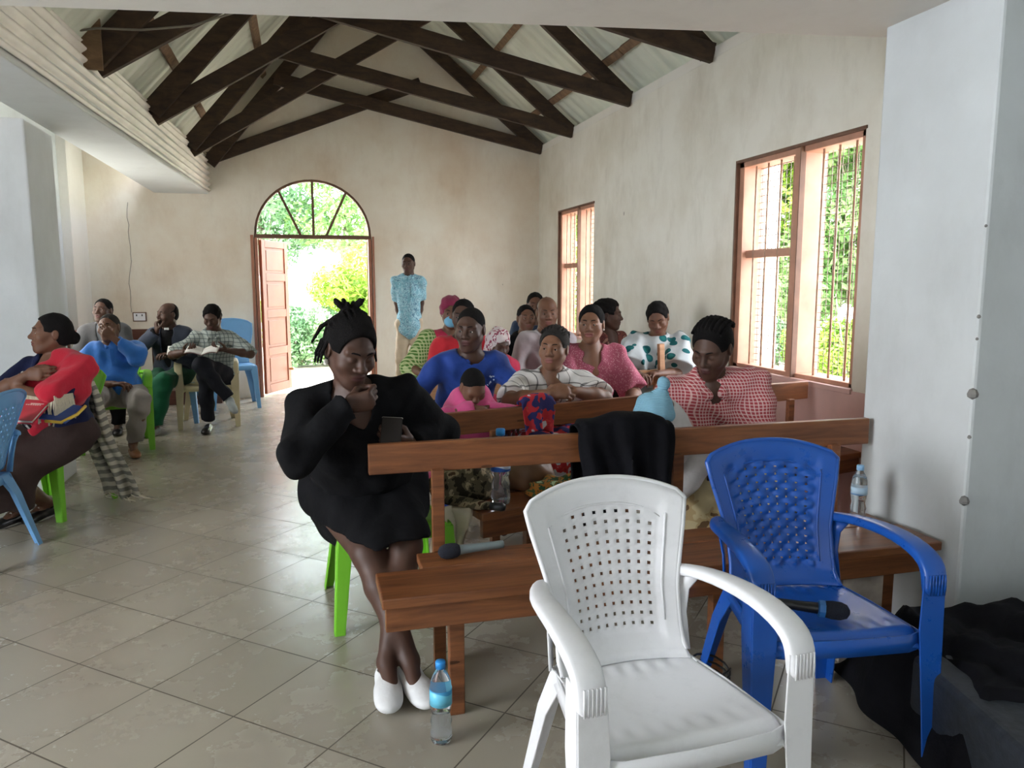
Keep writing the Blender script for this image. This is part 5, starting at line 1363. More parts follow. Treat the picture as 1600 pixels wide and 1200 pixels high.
    if bt:
        i = bt.get('i', .014); bs = Sdf(fold=bt.get('fold', .007) * 1.35, seed=g('seed', 1.0) + 2)
        bs.ell(hip + u * .0, (.168 * wd + i, .122 * dp + i, .115 + i), Bh, .03)
        if bt['kind'] == 'trousers':
            ln = bt.get('len', 1.0)
            for hp, K_, A_ in ((hipL, KL, AL), (hipR, KR, AR)):
                bs.cone(hp, K_, .088 * wd * sc + i * .6, .062 * sc + i, .05); ax_ = nrm(A_ - K_); e = K_ + (A_ - K_) * ln
                bs.cone(K_, e + ax_ * .06, .062 * sc + i, .046 * sc + i * 1.2, .03, cut=(e, ax_))
        else:
            e = bt.get('drop', .30); mid = (KL + KR) / 2
            tn = bt.get('thin', 1.0)
            for hp, K_ in ((hipL, KL), (hipR, KR)): bs.cone(hp, K_, .095 * wd * tn + i, .070 * tn + i, .08 * tn)
            bs.cone(hip, mid, .09 * tn, .075 * tn + i, .10 * tn)
            if e > 0:
                dn = np.array(bt.get('ddir', (0, .05, -1)), float); dn = nrm(dn)
                for K_ in (KL, KR, mid): bs.cone(K_, K_ + dn * (e + .06), .070 + i, .085 * bt.get('flare', 1.0) + i, .09, cut=(K_ + dn * e, dn))
            else:
                ax_ = nrm(mid - hip)
                bs.p = [(t, o, k, c, Rr, q, (mid + ax_ * (-.02), ax_)) if t == 'c' else (t, o, k, c, Rr, q, cut) for t, o, k, c, Rr, q, cut in bs.p]
        if bt.get('hemz'): bs.box((0, -.3, bt['hemz'] - 1.0), (2, 2, 1.0), None, .004, .004, 's')
        surface(bs, bt.get('name', bt['kind']), bt['mat'], root, max(res, .009))
    # ---------------------------------------------------------------- shoes
    if g('shoes'):
        for key, A_ in (('l', AL), ('r', AR)):
            fd = nrm(np.array(g('fdir_' + key, (0, -1, 0)), float)); fu = nrm(np.array(g('fup_' + key, (0, 0, 1)), float)); fu = nrm(fu - fd * (fu @ fd)); fx = np.cross(fd, fu); Bf = basis(fx, fd, fu)
            ss = Sdf(); o_ = A_ - fu * .045; q9 = g('shoesc', 1.0)
            ss.ell(o_ - fd * .005 - fu * .008, (.038 * q9, .055, .045), Bf, .02); ss.ell(o_ + fd * .085 - fu * .014, (.043 * q9, .080, .034 * q9), Bf, .03); ss.ell(o_ + fd * .14 - fu * .020, (.041 * q9, .055 * q9, .026 * q9), Bf, .02)
            ss.box(o_ + fd * .06 - fu * .095, (.2, .3, .055), Bf, .005, .004, 's'); ss.cone(A_ - fu * .02, A_ + fu * .1, .030, .034, .006, 's')
            sh_ = surface(ss, 'shoe', g('shoes'), root, .007)
            so = Sdf(); so.ell(o_ + fd * .062 - fu * .036, (.044, .125, .012), Bf, .01); surface(so, 'sole', g('solemat', M_sole), sh_, .007)
    return dict(root=root, H=H, neck=neck, u=u, xs=xs, f=f, hip=hip, WL=WL, WR=WR, EL=EL, ER=ER, SL=SL, SR=SR, KL=KL, KR=KR, AL=AL, AR=AR, hwf=hwf, hb=hb, hs=hs, Lt=Lt, Bt=Bt, toloc=toloc, nr=nr)
# ================================================================== THE PEOPLE
W = lambda *a: {'w': a}
PEW = 'people seated in the pews'; CHR = 'people on plastic chairs by the left wall'
F_black = fabric('dress_black', (0.006, 0.006, 0.007), .9, .25, sheen=.05)
# --- woman in black at the left end of the front pew
A = figure(dict(head_at=(.165, 2.86, 1.175), rz=3, lean=.34, label='woman in a black dress on a green chair, hand at mouth, looking at a phone', female=True, w=1.42, d=1.36, fat=1.05, armfat=1.08, side=-.085, hip=.58,
    shoulder=.150, hs=1.06, yaw=20, pitch=24, roll=3, closed=True, skin='deep', hair='braids', res=.0085, headres=.0038, handres=.004, hairres=.0042, neck_fwd=.05,
    hand_r=W(.145, 2.76, .985), elb_r=(-.85, .15, -.62), hdir_r=(.85, -.1, .2), palm_r=(.1, .9, .25), thumb_r=(-.1, .1, 1), curls_r=[.95, 1.05, 1.1, 1.15], tc_r=.9,
    hand_l=W(.38, 2.86, .81), elb_l=(.75, .5, -.55), hdir_l=(-.75, -.5, .25), palm_l=(-.2, .8, .5), thumb_l=(-.1, .3, 1), curls_l=[.55, .6, .62, .65], tc_l=.5,
    foot_r=W(.325, 2.56, .10), foot_l=W(.245, 2.57, .10), knee_r=(-.1, -.6, .75), knee_l=(.3, -.6, .75), fdir_r=(.15, -1, 0), fdir_l=(-.12, -1, 0),
    top=dict(mat=F_black, i=.018, sleeve=1.0, sw=1.08, neck='scoop', fold=.007, belly=.02, hem=.07, name='dress_top'), bottom=dict(kind='skirt', mat=F_black, i=.004, drop=.10, ddir=(0, -.1, -1), hemz=.475, name='dress_skirt', fold=.006), shoesc=1.15, shoes=M_shoe_white))
mb = MB(); c = A['hwf'](-.079, .002, -.045); mb.lathe([(0, -.012), (.007, -.008), (.009, 0), (.006, .009), (0, .012)], 12, tuple(c)); mb.build('earring', plain('pearl', (.8, .76, .68), .25), A['root'], smooth=True)
ph = empty('mobile_phone', (.300, 2.785, .868), R(-14), 'dark mobile phone with a pale rim held upright by the woman in black', 'phone')
ph.rotation_euler = (R(-22), R(3), R(-14))
mb = MB(); mb.box(-.038, .038, -.0045, .0045, -.065, .065); mb.build('phone_case', plain('phone_case', (.022, .018, .016), .75, spec=.2), ph, bevel=.004, seg=3)
mb = MB(); mb.box(-.0385, .0385, -.002, .0052, .058, .0665); mb.build('phone_rim', plain('phone_rim', (.55, .52, .46), .3, metal=.6), ph, bevel=.003)

# --- standing man
B_ = figure(dict(head_at=(1.242, 9.25, 1.645), rz=-8, lean=.02, label='man standing by the back wall in a light blue patterned shirt and beige trousers', hip=.93, s=1.0, w=.88, yaw=-12, pitch=6, skin='deep', hair='stubble', res=.010, headres=.006,
    hand_l=(.10, .17, .90), hand_r=(-.10, .17, .92), elb_l=(.8, .6, 0), elb_r=(-.8, .6, 0), foot_l=(.12, 0, .09), foot_r=(-.11, 0, .09),
    top=dict(mat=blotch('blue_floral', [(0, (.20, .42, .52)), (.44, (.35, .58, .66)), (.52, (.12, .25, .36)), (.58, (.38, .60, .68))], 26.0, 3.0, .05), i=.013, sleeve=.42, neck='shirt', collar=True, placket=True, hem=.05),
    bottom=dict(kind='trousers', mat=fabric('chinos', (.52, .42, .30)), i=.010), shoes=M_shoe_brown))

# --- blue tunic man
F_blue = fabric('tunic_blue', (.012, .045, .24), .7, .15)
C_ = figure(dict(head_at=(.894, 4.15, 1.165), rz=0, lean=.30, label='man in a royal blue embroidered tunic looking sideways, seated behind the child in pink', group=PEW, hip=.55, w=1.08, yaw=-30, pitch=8, roll=2, gaze=(-14, 0), skin='deep', hair='stubble', res=.009, headres=.004,
    hand_l=W(1.10, 3.93, .70), hand_r=W(.66, 3.93, .72), elb_l=(.7, .4, -.4), elb_r=(-.7, .4, -.4), foot_l=(.15, -.35, .09), foot_r=(-.15, -.35, .09),
    top=dict(mat=F_blue, i=.014, sleeve=1.0, neck='crew', fold=.008), bottom=dict(kind='trousers', mat=F_blue)))
mb = MB(); rr = random.Random(4)
for i in range(46):
    t = rr.random(); q = C_['neck'] - C_['u'] * (.05 + t * .30) + C_['xs'] * (.085 + .035 * math.sin(t * 14) + .012 * rr.uniform(-1, 1)) 
    q = q + C_['f'] * (.128 + .012 * math.sin(3.1 * t))
    r_ = rr.uniform(.003, .0065); mb.lathe([(0, -r_), (r_, 0), (0, r_)], 6, tuple(q))
mb.build('embroidery', plain('silver_thread', (.55, .62, .75), .3, metal=.4), C_['root'])

# --- white and black blouse
M_grid = plaid('window_pane_check', (.72, .70, .68), (.02, .02, .02), None, 15.0, .12, warp=.04)
D_ = figure(dict(head_at=(1.344, 4.05, 1.056), rz=-4, lean=.30, label='woman in a white blouse with black window-pane lines, hands clasped on the pew rail', group=PEW, female=True, hip=.52, w=1.22, d=1.15, armfat=1.15, yaw=-28, pitch=0, roll=3, gaze=(-10, 2), skin='warm', hair='cornrow', hairmat=M_hair_grey, res=.009, headres=.004, handres=.0045, hairres=.005, shdrop=.075,
    hand_l=W(1.35, 3.72, .862), hand_r=W(1.22, 3.72, .855), elb_l=(.9, -.1, -.35), elb_r=(-.9, -.1, -.35), hdir_l=(-.9, -.2, .15), hdir_r=(.9, -.25, .12), palm_l=(-.1, .6, -.5), palm_r=(.1, .6, -.5), thumb_l=(0, .1, 1), thumb_r=(0, .1, 1), curls_l=[.6, .7, .75, .8], curls_r=[.6, .7, .75, .8],
    top=dict(mat=M_grid, i=.015, sleeve=.40, neck='vee', vdepth=.12, fold=.006, flare=1.1, sw=1.06), bottom=dict(kind='skirt', mat=M_print, drop=.35)))

# --- pink dress
M_pink = dots('pink_print', (.40, .10, .15), (.62, .30, .34), 95.0, .30)
E_ = figure(dict(head_at=(1.759, 4.55, 1.16), rz=-6, lean=.16, label='smiling woman in a dusty pink short-sleeved dress behind the white blouse', group=PEW, female=True, hip=.54, w=1.1, d=1.1, armfat=1.2, yaw=-24, pitch=2, smile=True, open_mouth=.9, gaze=(-14, 0), skin='warm', hair='pulled', bun=.5, res=.009, headres=.004,
    hand_l=W(1.90, 4.22, .72), hand_r=W(1.62, 4.22, .72), elb_l=(.5, .4, -.6), elb_r=(-.4, .4, -.6),
    top=dict(mat=M_pink, i=.014, sleeve=.46, neck='scoop', fold=.008, flare=1.25, sw=1.08), bottom=dict(kind='skirt', mat=M_pink, drop=.35)))
ear = E_['hwf']
mb = MB(); c = ear(.078, .004, -.032); mb.lathe([(0, -.008), (.005, -.005), (.007, 0), (.005, .005), (0, .008)], 10, tuple(c)); mb.build('earring', M_white_eye, E_['root'], smooth=True)

# --- red gingham woman
M_ging = plaid('red_gingham', (.42, .065, .08), (.82, .60, .58), None, 68.0, .30, warp=.012)
G_ = figure(dict(head_at=(1.80, 3.13, 1.125), rz=-16, lean=.24, side=-.08, label='woman in a red and white checked shirt, head bowed, behind the front pew', group=PEW, female=True, hip=.55, w=1.28, d=1.2, armfat=1.2, yaw=-38, pitch=28, roll=4, closed=True, skin='deep', hair='cornrow', res=.009, headres=.0038, handres=.005, hairres=.005, shdrop=.065, hs=1.06, neck_fwd=.06,
    hand_l=W(1.80, 2.98, .64), hand_r=W(1.60, 2.98, .66), elb_l=(.9, .5, -.5), elb_r=(-.6, .5, -.6), 
    top=dict(mat=M_ging, i=.02, sleeve=.48, neck='vee', collar=True, cw=1.7, vdepth=.12, fold=.008, flare=1.15, sw=1.15), bottom=dict(kind='skirt', mat=blotch('floral_skirt', [(0, (.55, .45, .26)), (.55, (.45, .33, .17)), (.62, (.14, .08, .04))], 9.0, 3.0), drop=.2), foot_l=(.12, -.30, .09), foot_r=(-.12, -.30, .09)))

# --- teal leaf-print wrap
M_kanga = dots('teal_leaf_print', (.46, .50, .51), (.01, .10, .11), 11.0, .38, (.015, .15, .14))
H_ = figure(dict(head_at=(2.572, 5.28, 1.155), rz=-22, lean=.10, label='young person with bowed head in a white wrap with teal leaf print', group=PEW, female=True, hip=.55, w=.98, yaw=-8, pitch=26, roll=-8, closed=True, skin='brown', hair='crop', res=.009, headres=.005,
    hand_l=W(2.42, 4.95, .78), hand_r=W(2.28, 4.95, .78), elb_l=(.6, .3, -.6), elb_r=(-.5, .4, -.6),
    top=dict(mat=M_kanga, i=.030, sleeve=.48, sw=1.35, flare=1.25, neck='crew', fold=.010, name='wrap'), bottom=dict(kind='skirt', mat=M_kanga, drop=.3)))

# --- bald man in pale shirt
I_ = figure(dict(head_at=(1.74, 5.40, 1.20), rz=-4, lean=.14, label='bald man in a pale grey shirt seated below the far window', group=PEW, hip=.56, w=1.06, yaw=-6, pitch=6, skin='brown', hair='bald_back', res=.010, headres=.005, top=dict(mat=fabric('shirt_grey', (.42, .38, .40)), sleeve=.48, neck='shirt', collar=True, fold=.007), bottom=dict(kind='trousers', mat=F_black)))
J_ = figure(dict(head_at=(1.857, 6.35, 1.115), rz=6, lean=.12, label='young woman in a black top glancing sideways in front of the back wall', group=PEW, female=True, hip=.52, w=.9, yaw=-10, pitch=0, gaze=(20, 4), skin='brown', hair='short', res=.011, headres=.006, top=dict(mat=F_black, sleeve=.5, neck='scoop'), bottom=dict(kind='skirt', mat=F_black, drop=.3)))
K_ = figure(dict(head_at=(2.06, 6.75, 1.215), rz=2, lean=.10, label='person almost hidden behind the bald man, only the left side of the head showing', group=PEW, hip=.56, yaw=-14, pitch=4, skin='brown', hair='short', res=.012, headres=.007, top=dict(mat=fabric('shirt_dark_blue', (.03, .05, .10)), sleeve=.5), bottom=dict(kind='trousers', mat=F_black)))
L_ = figure(dict(head_at=(2.418, 5.86, 1.158), rz=20, lean=.06, label='person with a rounded afro puff turned to the side wall behind the pink dress', group=PEW, female=True, hip=.55, w=.92, yaw=38, pitch=4, skin='deep', hair='afro', res=.010, headres=.006, top=dict(mat=blotch('brown_print', [(0, (.16, .05, .04)), (.5, (.10, .03, .03)), (.6, (.3, .16, .12))], 20.0), sleeve=.4, neck='scoop', i=.012), bottom=dict(kind='skirt', mat=F_black, drop=.3)))
# --- red top woman, masked woman, child with head scarf
M_n = figure(dict(head_at=(1.061, 5.15, 1.191), rz=4, lean=.14, label='woman in a bright red top half hidden behind the man in blue', group=PEW, female=True, hip=.55, w=1.0, yaw=-24, pitch=4, gaze=(-10, 0), skin='deep', hair='short', res=.010, headres=.005, top=dict(mat=fabric('red_top', (.48, .02, .03)), sleeve=.48, neck='crew'), bottom=dict(kind='skirt', mat=F_black, drop=.3)))
N_ = figure(dict(head_at=(1.135, 5.98, 1.185), rz=10, lean=.12, label='woman with a maroon headwrap and a light blue face mask', group=PEW, female=True, hip=.54, w=.95, yaw=-20, pitch=6, skin='brown', hair=None, res=.010, headres=.006,
    hand_r=W(.86, 5.70, .74), top=dict(mat=fabric('crimson_top', (.42, .02, .06)), sleeve=.5, neck='crew'), bottom=dict(kind='skirt', mat=F_black, drop=.3)))
def headwrap(P, mat, name='headwrap', t=.014, knot=True, scarf=False):
    q = P['hwf']; hs = P['hs']; s = Sdf(fold=.005, foldscale=2.5)
    s.ell(q(0, .018, .040), np.array([.078 + t, .097 + t, .086 + t]) * hs, P['hb'], .01); s.ell(q(0, .05, .0), np.array([.07 + t, .07 + t, .07]) * hs, P['hb'], .02)
    if knot: s.ell(q(0, .10, .06), np.array([.045, .04, .045]) * hs, P['hb'], .02)
    if scarf: s.cone(q(0, .05, -.03), q(0, .04, -.13), .085 * hs, .10 * hs, .03)
    s.ell(q(0, -.125, -.005), np.array([.088, .085, .090]) * hs, P['hb'], .008, 's')
    if not scarf: s.box(q(0, -.05, -.11), np.array([.14, .14, .10]) * hs, P['hb'], .02, .006, 's')
    return surface(s, name, mat, P['root'], .007)
headwrap(N_, fabric('maroon_wrap', (.22, .02, .06)))
def mask(P, mat):
    q = P['hwf']; hs = P['hs']; s = Sdf(); s.ell(q(0, -.072, -.055), np.array([.058, .050, .050]) * hs, P['hb'], .01); s.ell(q(0, -.02, -.05), np.array([.075, .06, .060]) * hs, P['hb'], .01, 's')
    surface(s, 'face_mask', mat, P['root'], .006)
    for sx in (-1, 1):
        mb = MB(); mb.tube([q(sx * .055, -.055, -.035), q(sx * .078, .0, -.012), q(sx * .080, .018, .02)], .0022, 5); mb.build('mask_loop', M_white_eye, P['root'])
mask(N_, plain('mask_blue', (.16, .42, .62), .7))
s = Sdf(fold=.006); nb = N_
s.cone(nb['SR'] + V3(-.02, 0, .0), nb['ER'], .085, .085, .04); s.cone(nb['neck'] + nb['xs'] * .06, nb['hip'] - nb['xs'] * .12 + V3(0, -.12, .05), .075, .12, .05); s.cone(nb['ER'], nb['ER'] + V3(.06, -.16, -.06), .08, .07, .04)
surface(s, 'checked_wrap', plaid('green_check', (.07, .17, .03), (.50, .55, .28), None, 40.0, .40), nb['root'], .011)
O_ = figure(dict(head_at=(1.275, 5.02, 1.01), rz=8, lean=.05, label='child in a pale patterned headscarf peeping out behind the man in blue', group=PEW, female=True, hip=.50, s=.78, hs=1.05, w=.8, yaw=6, pitch=24, skin='deep', hair=None, closed='half', res=.010, headres=.005, top=dict(mat=fabric('crimson_top', (.42, .02, .06)), sleeve=1.0), bottom=dict(kind='skirt', mat=F_black, drop=.2)))
headwrap(O_, blotch('scarf_print', [(0, (.55, .47, .46)), (.52, (.25, .05, .08)), (.6, (.62, .56, .54))], 26.0), 'headscarf', knot=False, scarf=True)

# --- toddler in pink leaning over the second pew rail
Q_ = figure(dict(head_at=(.81, 3.72, .905), rz=-6, lean=.16, label='small child in pink slumped over the second pew rail before the man in blue', group=PEW, hip=.60, s=.60, hs=1.28, w=.80, yaw=16, pitch=46, skin='brown', hair='stubble', closed=True, brows=False, res=.0075, headres=.004, handres=.004, neck_fwd=.06,
    hand_r=W(.80, 3.63, .815), hand_l=W(.87, 3.66, .805), elb_r=(-.9, -.1, -.2), elb_l=(.9, .2, -.2), hdir_r=(.9, -.2, -.05), hdir_l=(-.8, -.4, -.1), palm_r=(0, 0, -1), palm_l=(0, 0, -1), thumb_r=(0, -1, 0), thumb_l=(0, -1, 0), handsc=.95, knee_l=(.3, -.6, -.3), knee_r=(-.3, -.6, -.3), foot_l=(.08, -.05, .30), foot_r=(-.08, -.05, .30),
    top=dict(mat=fabric('pink_top', (.52, .075, .20)), i=.016, sleeve=1.0, sw=1.15, neck='crew'), bottom=dict(kind='trousers', mat=fabric('pink_top', (.52, .075, .20)))))
# --- baby with knitted hat held behind the front pew rail
bb = figure(dict(head_at=(1.475, 2.98, .865), rz=-20, lean=.05, side=.0, label='baby in a light blue knitted hat held low behind the front pew rail', hip=.62, s=.50, hs=1.30, w=.85, yaw=30, pitch=50, roll=12, skin='brown', hair=None, closed=True, brows=False, res=.009, headres=.005, hide_hand_l=True, hide_hand_r=True,
    hand_l=(.08, -.12, .70), hand_r=(-.08, -.12, .70), foot_l=(.06, -.14, .52), foot_r=(-.06, -.14, .52), knee_l=(.3, -.6, .2), knee_r=(-.3, -.6, .2), top=dict(mat=fabric('baby_white', (.62, .60, .60)), i=.02, sleeve=1.0), bottom=dict(kind='trousers', mat=fabric('baby_white', (.62, .60, .60)), i=.02)))
M_knit, knt, kb = new_mat('knit_blue')
wv = N(knt, 'ShaderNodeTexWave', Scale=55.0, Distortion=2.0); knt.links.new(coords(knt), wv.inputs['Vector']); wv.bands_direction = 'Z'
r_ = ramp(knt, wv.outputs['Fac'], [(0, (.20, .42, .56)), (1, (.28, .52, .68))]); knt.links.new(r_.outputs['Color'], kb.inputs['Base Color']); kb.inputs['Roughness'].default_value = .95; bump(knt, kb, wv.outputs['Fac'], .5, .004)
hq = bb['toloc'](np.array([1.44, 2.965, .895])); s = Sdf(fold=.003, foldscale=2.0)
tip = hq + V3(.02, 0, .112)
s.ell(hq + V3(0, 0, -.03), (.090, .092, .055), None, .03); s.ell(hq + V3(0, 0, .010), (.080, .080, .058), None, .02); s.ell(hq + V3(.022, 0, .060), (.034, .034, .02), None, .015); s.ell(hq + V3(.036, 0, .102), (.028, .028, .030), None, .004); s.ell(hq + V3(-.03, -.02, .045), (.02, .018, .02), None, .012)
surface(s, 'knitted_hat', M_knit, bb['root'], .0055)

# ------------------------------------------------------------------ left side
F_navy = fabric('navy_top', (.012, .016, .05), .85); F_skirt = fabric('brown_skirt', (.050, .033, .030), .8)
S1 = figure(dict(head_at=(-1.435, 5.10, 1.12), rz=-32, lean=.02, side=.0, label='woman with a red fringed shawl and dark skirt, arms folded, looking left', group=CHR, female=True, hip=.54, w=1.22, d=1.15, armfat=1.15, yaw=-34, pitch=-4, smile=True, gaze=(-10, 0), skin='brown', hair='pulled', bun=.95, bun_z=-.02, res=.009, headres=.004, handres=.006,
    hand_l=(-.02, -.26, .83), hand_r=(.04, -.24, .90), elb_l=(.9, -.1, -.5), elb_r=(-.9, -.1, -.5), hdir_l=(-.95, .1, .05), hdir_r=(.9, .2, .1), palm_l=(0, .9, -.1), palm_r=(0, .9, -.1), thumb_l=(0, 0, 1), thumb_r=(0, 0, 1),
    foot_l=W(-1.54, 5.14, .09), foot_r=W(-1.66, 5.06, .09), knee_l=(.2, -.9, .3), knee_r=(-.1, -.9, .3), fdir_l=(.15, -1, 0), fdir_r=(-.1, -1, 0),
    top=dict(mat=F_navy, i=.014, sleeve=.46, neck='scoop'), bottom=dict(kind='skirt', mat=F_skirt, drop=.40, flare=1.15, ddir=(0, -.0, -1), i=.010, hemz=.15, thin=.90), shoes=M_shoe_black))
s = Sdf(fold=.008, foldscale=1.5, seed=5); z = S1
s.cone(z['SL'] + V3(.0, 0, .01), z['EL'] + V3(.0, -.02, .06), .078, .074, .04); s.cone(z['neck'] + z['xs'] * .05 + z['f'] * .02, z['SL'], .062, .080, .04); s.cone(z['neck'] + z['f'] * .10 - z['u'] * .07 + z['xs'] * .05, z['SL'] + z['f'] * .05 - z['u'] * .12, .065, .085, .05)
s.cone(z['neck'] + z['f'] * .12 - z['u'] * .13 - z['xs'] * .03, z['neck'] + z['f'] * .15 - z['u'] * .30 + z['xs'] * .02, .07, .09, .05); s.cone(z['neck'] + z['f'] * .12 - z['u'] * .36, z['hip'] + z['f'] * .14 + z['u'] * .04, .08, .07, .05)
s.cone(z['neck'], z['neck'] + z['u'] * .14, .062, .08, .01, 's')
surface(s, 'red_shawl', fabric('shawl_red', (.46, .015, .035), .9), z['root'], .009)
s = Sdf(); s.cone(z['neck'] + z['f'] * .135 - z['u'] * .12 - z['xs'] * .10, z['neck'] + z['f'] * .165 - z['u'] * .22 - z['xs'] * .08, .045, .05, .02); s.cone(z['hip'] + z['f'] * .17 + z['u'] * .17 - z['xs'] * .12, z['hip'] + z['f'] * .185 + z['u'] * .08 - z['xs'] * .02, .050, .050, .02)
M_bw = plaid('black_white_stripe', (.015, .015, .02), (.70, .68, .66), (.015, .015, .02), 26.0, .42, rot=(0, .5, 0)); surface(s, 'striped_shawl_end', M_bw, z['root'], .008)
mb = MB(); rr = random.Random(2)
for i in range(34):
    t = i / 33; p = z['EL'] * (1 - t) + (z['WL'] + z['f'] * -.0) * t; p = p + V3(.055 * (1 - t) + .01, -.055 + .0 * t, -.015 + .04 * (1 - t)); l = rr.uniform(.09, .15)
    if t > .75: continue
    mb.tube([p, p + V3(rr.uniform(-.012, .012), -.012, -l * .5), p + V3(rr.uniform(-.02, .02), -.008, -l)], [.0042, .0038, .0045], 5)
for i in range(14):
    t = i / 13; p = z['EL'] + V3(.065, .06 - .12 * t, .05); l = rr.uniform(.10, .15); mb.tube([p, p + V3(.012, 0, -l * .5), p + V3(.01, .0, -l)], [.0045, .004, .0045], 5)
mb.build('shawl_fringe', fabric('fringe_cream', (.62, .56, .44)), z['root'], smooth=True)
# buckled bands on her shoes
for A_ in (z['AL'], z['AR']):
    mb = MB()
    for dx in (-.018, .016):
        c = A_ + V3(dx, -.075, -.018); mb.tube([c + V3(.009 * math.cos(a), -.006 * abs(math.cos(a)), .010 * math.sin(a)) for a in np.linspace(.7, 5.6, 10)], .0026, 5)
    mb.build('shoe_buckle', M_white_eye, z['root'])
# books on her lap
bk = empty('red_book', (-1.475, 4.70, .715), R(-12), 'red book lying on the lap of the woman with the red shawl', 'book'); bk.rotation_euler = (R(24), R(4), R(-12))
mb = MB(); mb.box(-.125, .085, -.10, .10, -.004, .004); mb.box(-.125, .085, -.10, .10, .018, .022); mb.build('book_cover', plain('book_red', (.45, .02, .04), .4), bk, bevel=.002)
mb = MB(); mb.box(-.12, .08, -.096, .096, .004, .018); mb.build('book_pages', M_white_eye, bk)
mb = MB(); [mb.box(-.02 + .012 * i, -.012 + .012 * i, .045, .052, .0222, .0228) for i in range(7)]; mb.box(-.0, .07, .058, .064, .0222, .0228); mb.build('cover_lettering', M_white_eye, bk)
fo = empty('blue_folder', (-1.32, 4.76, .70), R(-20), 'blue folder with a yellow edge beside the red book on her lap', 'folder'); fo.rotation_euler = (R(22), R(8), R(-24))
mb = MB(); mb.box(-.09, .09, -.085, .085, -.005, .005); mb.build('folder_cover', plain('folder_blue', (.03, .08, .30), .45), fo, bevel=.002)
mb = MB(); mb.tube([(.085, .09, .004), (.10, .0, .006), (.07, -.09, .004), (-.02, -.10, .002)], .009, 6); mb.build('folder_edge', plain('yellow_edge', (.70, .48, .06), .6), fo, smooth=True)
# long striped wrap falling over the side of her chair
def wrapf(u, v):
    zz = .86 - .80 * v; x = -1.40 + .17 * u * (.5 + .9 * v) + .16 * v * v ** .5 * .8; y = 5.36 + .03 * math.sin(u * 12 + v * 5) - .12 * v * u
    return (x + .012 * math.sin(v * 9), y + .02 * math.sin(u * 20), max(.015, zz + .012 * math.sin(u * 9)))
mb = MB(); mb.grid(wrapf, 24, 60)
sw_ = mb.build('striped_wrap', plaid('grey_cream_stripe', (.50, .47, .38), (.50, .47, .38), (.07, .07, .07), 20.0, .5, warp=.02), smooth=True, solid=.006); tag(sw_, 'black and cream striped wrap trailing from her green chair to the floor', 'wrap')
mb = MB()
for i in range(16):
    p = Vector(wrapf(i / 15, 1.0)); mb.tube([p + Vector((0, 0, .01)), p + Vector((.02 + .01 * (i % 3), -.03, -.002)), p + Vector((.05 + .012 * (i % 4), -.05 - .01 * (i % 2), -.006))], .0035, 5)
mb.build('wrap_fringe', fabric('fringe_cream', (.62, .56, .44)), sw_, smooth=True)

# blue shirt man
F_sky = fabric('shirt_blue', (.035, .17, .55), .75, .12)
S2 = figure(dict(head_at=(-1.565, 7.12, 1.045), rz=12, lean=-.04, side=-.03, label='man in a bright blue long-sleeved shirt and grey trousers, hand raised to his face', group=CHR, hip=.50, w=1.14, d=1.1, yaw=-26, pitch=-4, roll=-4, skin='brown', hair='stubble', hairmat=M_hair_grey, res=.010, headres=.005, handres=.006,
    hand_l=W(-1.50, 6.93, .97), elb_l=(.9, -.3, -.8), hdir_l=(-.5, .1, .55), palm_l=(-.1, .9, .1), thumb_l=(-.5, 0, .7), curls_l=[.3, .5, .7, .8],
    hand_r=(-.02, -.22, .60), elb_r=(-.7, .3, -.4), foot_l=W(-1.39, 6.86, .09), foot_r=(-.16, -.40, .09), knee_l=(.2, -.8, .6), fdir_l=(.1, -1, 0),
    top=dict(mat=F_sky, i=.022, sleeve=.86, sw=1.12, neck='shirt', collar=True, placket=True, fold=.012, belly=.02), bottom=dict(kind='trousers', mat=fabric('grey_trousers', (.26, .235, .22)), i=.016, len=.88, fold=.010), shoes=M_shoe_brown))
# grey jacket man at the back
S3 = figure(dict(head_at=(-1.87, 8.30, 1.150), rz=4, lean=.03, label='man in a grey jacket on the short pew behind the blue shirt', group=CHR, hip=.56, yaw=-20, pitch=-6, skin='deep', hair='short', res=.011, headres=.006, top=dict(mat=fabric('grey_shirt', (.18, .19, .21)), sleeve=1.0, neck='shirt'), jacket=dict(mat=fabric('grey_jacket', (.085, .085, .09))), bottom=dict(kind='trousers', mat=F_black), shoes=M_shoe_black))
# clerical collar man
S4 = figure(dict(head_at=(-1.274, 8.20, 1.108), rz=-12, lean=.10, label='man with a white clerical collar, navy jacket and green trousers, chin on his hand', group=CHR, hip=.53, yaw=-34, pitch=0, skin='deep', hair='bald_back', res=.010, headres=.005, handres=.006,
    hand_r=W(-1.355, 8.03, .955), elb_r=(-.8, -.3, -.8), hdir_r=(-.05, .1, .9), palm_r=(.8, .5, 0), thumb_r=(.3, -.9, .2), curls_r=[.8, .9, 1, 1],
    hand_l=(.10, -.30, .72), foot_l=W(-1.37, 7.78, .09), foot_r=W(-1.45, 7.70, .09), knee_l=(0, -.8, .5),
    top=dict(mat=fabric('clergy_black', (.012, .012, .014)), sleeve=1.0, neck='crew'), jacket=dict(mat=fabric('navy_jacket', (.045, .055, .085))), bottom=dict(kind='trousers', mat=fabric('green_trousers', (.010, .11, .055)), i=.018), shoes=M_shoe_grey))
mb = MB(); q = S4['neck'] + S4['u'] * .016 + S4['f'] * .078; mb.box(-.022, .022, -.004, .004, -.011, .011, Matrix.Translation(Vector(q))); mb.build('clerical_collar', plain('collar_white', (.85, .85, .85), .5), S4['root'], bevel=.002)
bk2 = empty('white_booklet', (-1.16, 7.90, .78), R(-6), 'small white booklet held before the man with the clerical collar', 'booklet'); bk2.rotation_euler = (R(50), 0, R(-6))
mb = MB(); mb.box(-.09, .09, -.05, .05, -.006, .006); mb.build('booklet_pages', plain('paper_white', (.78, .77, .74), .7), bk2, bevel=.002)
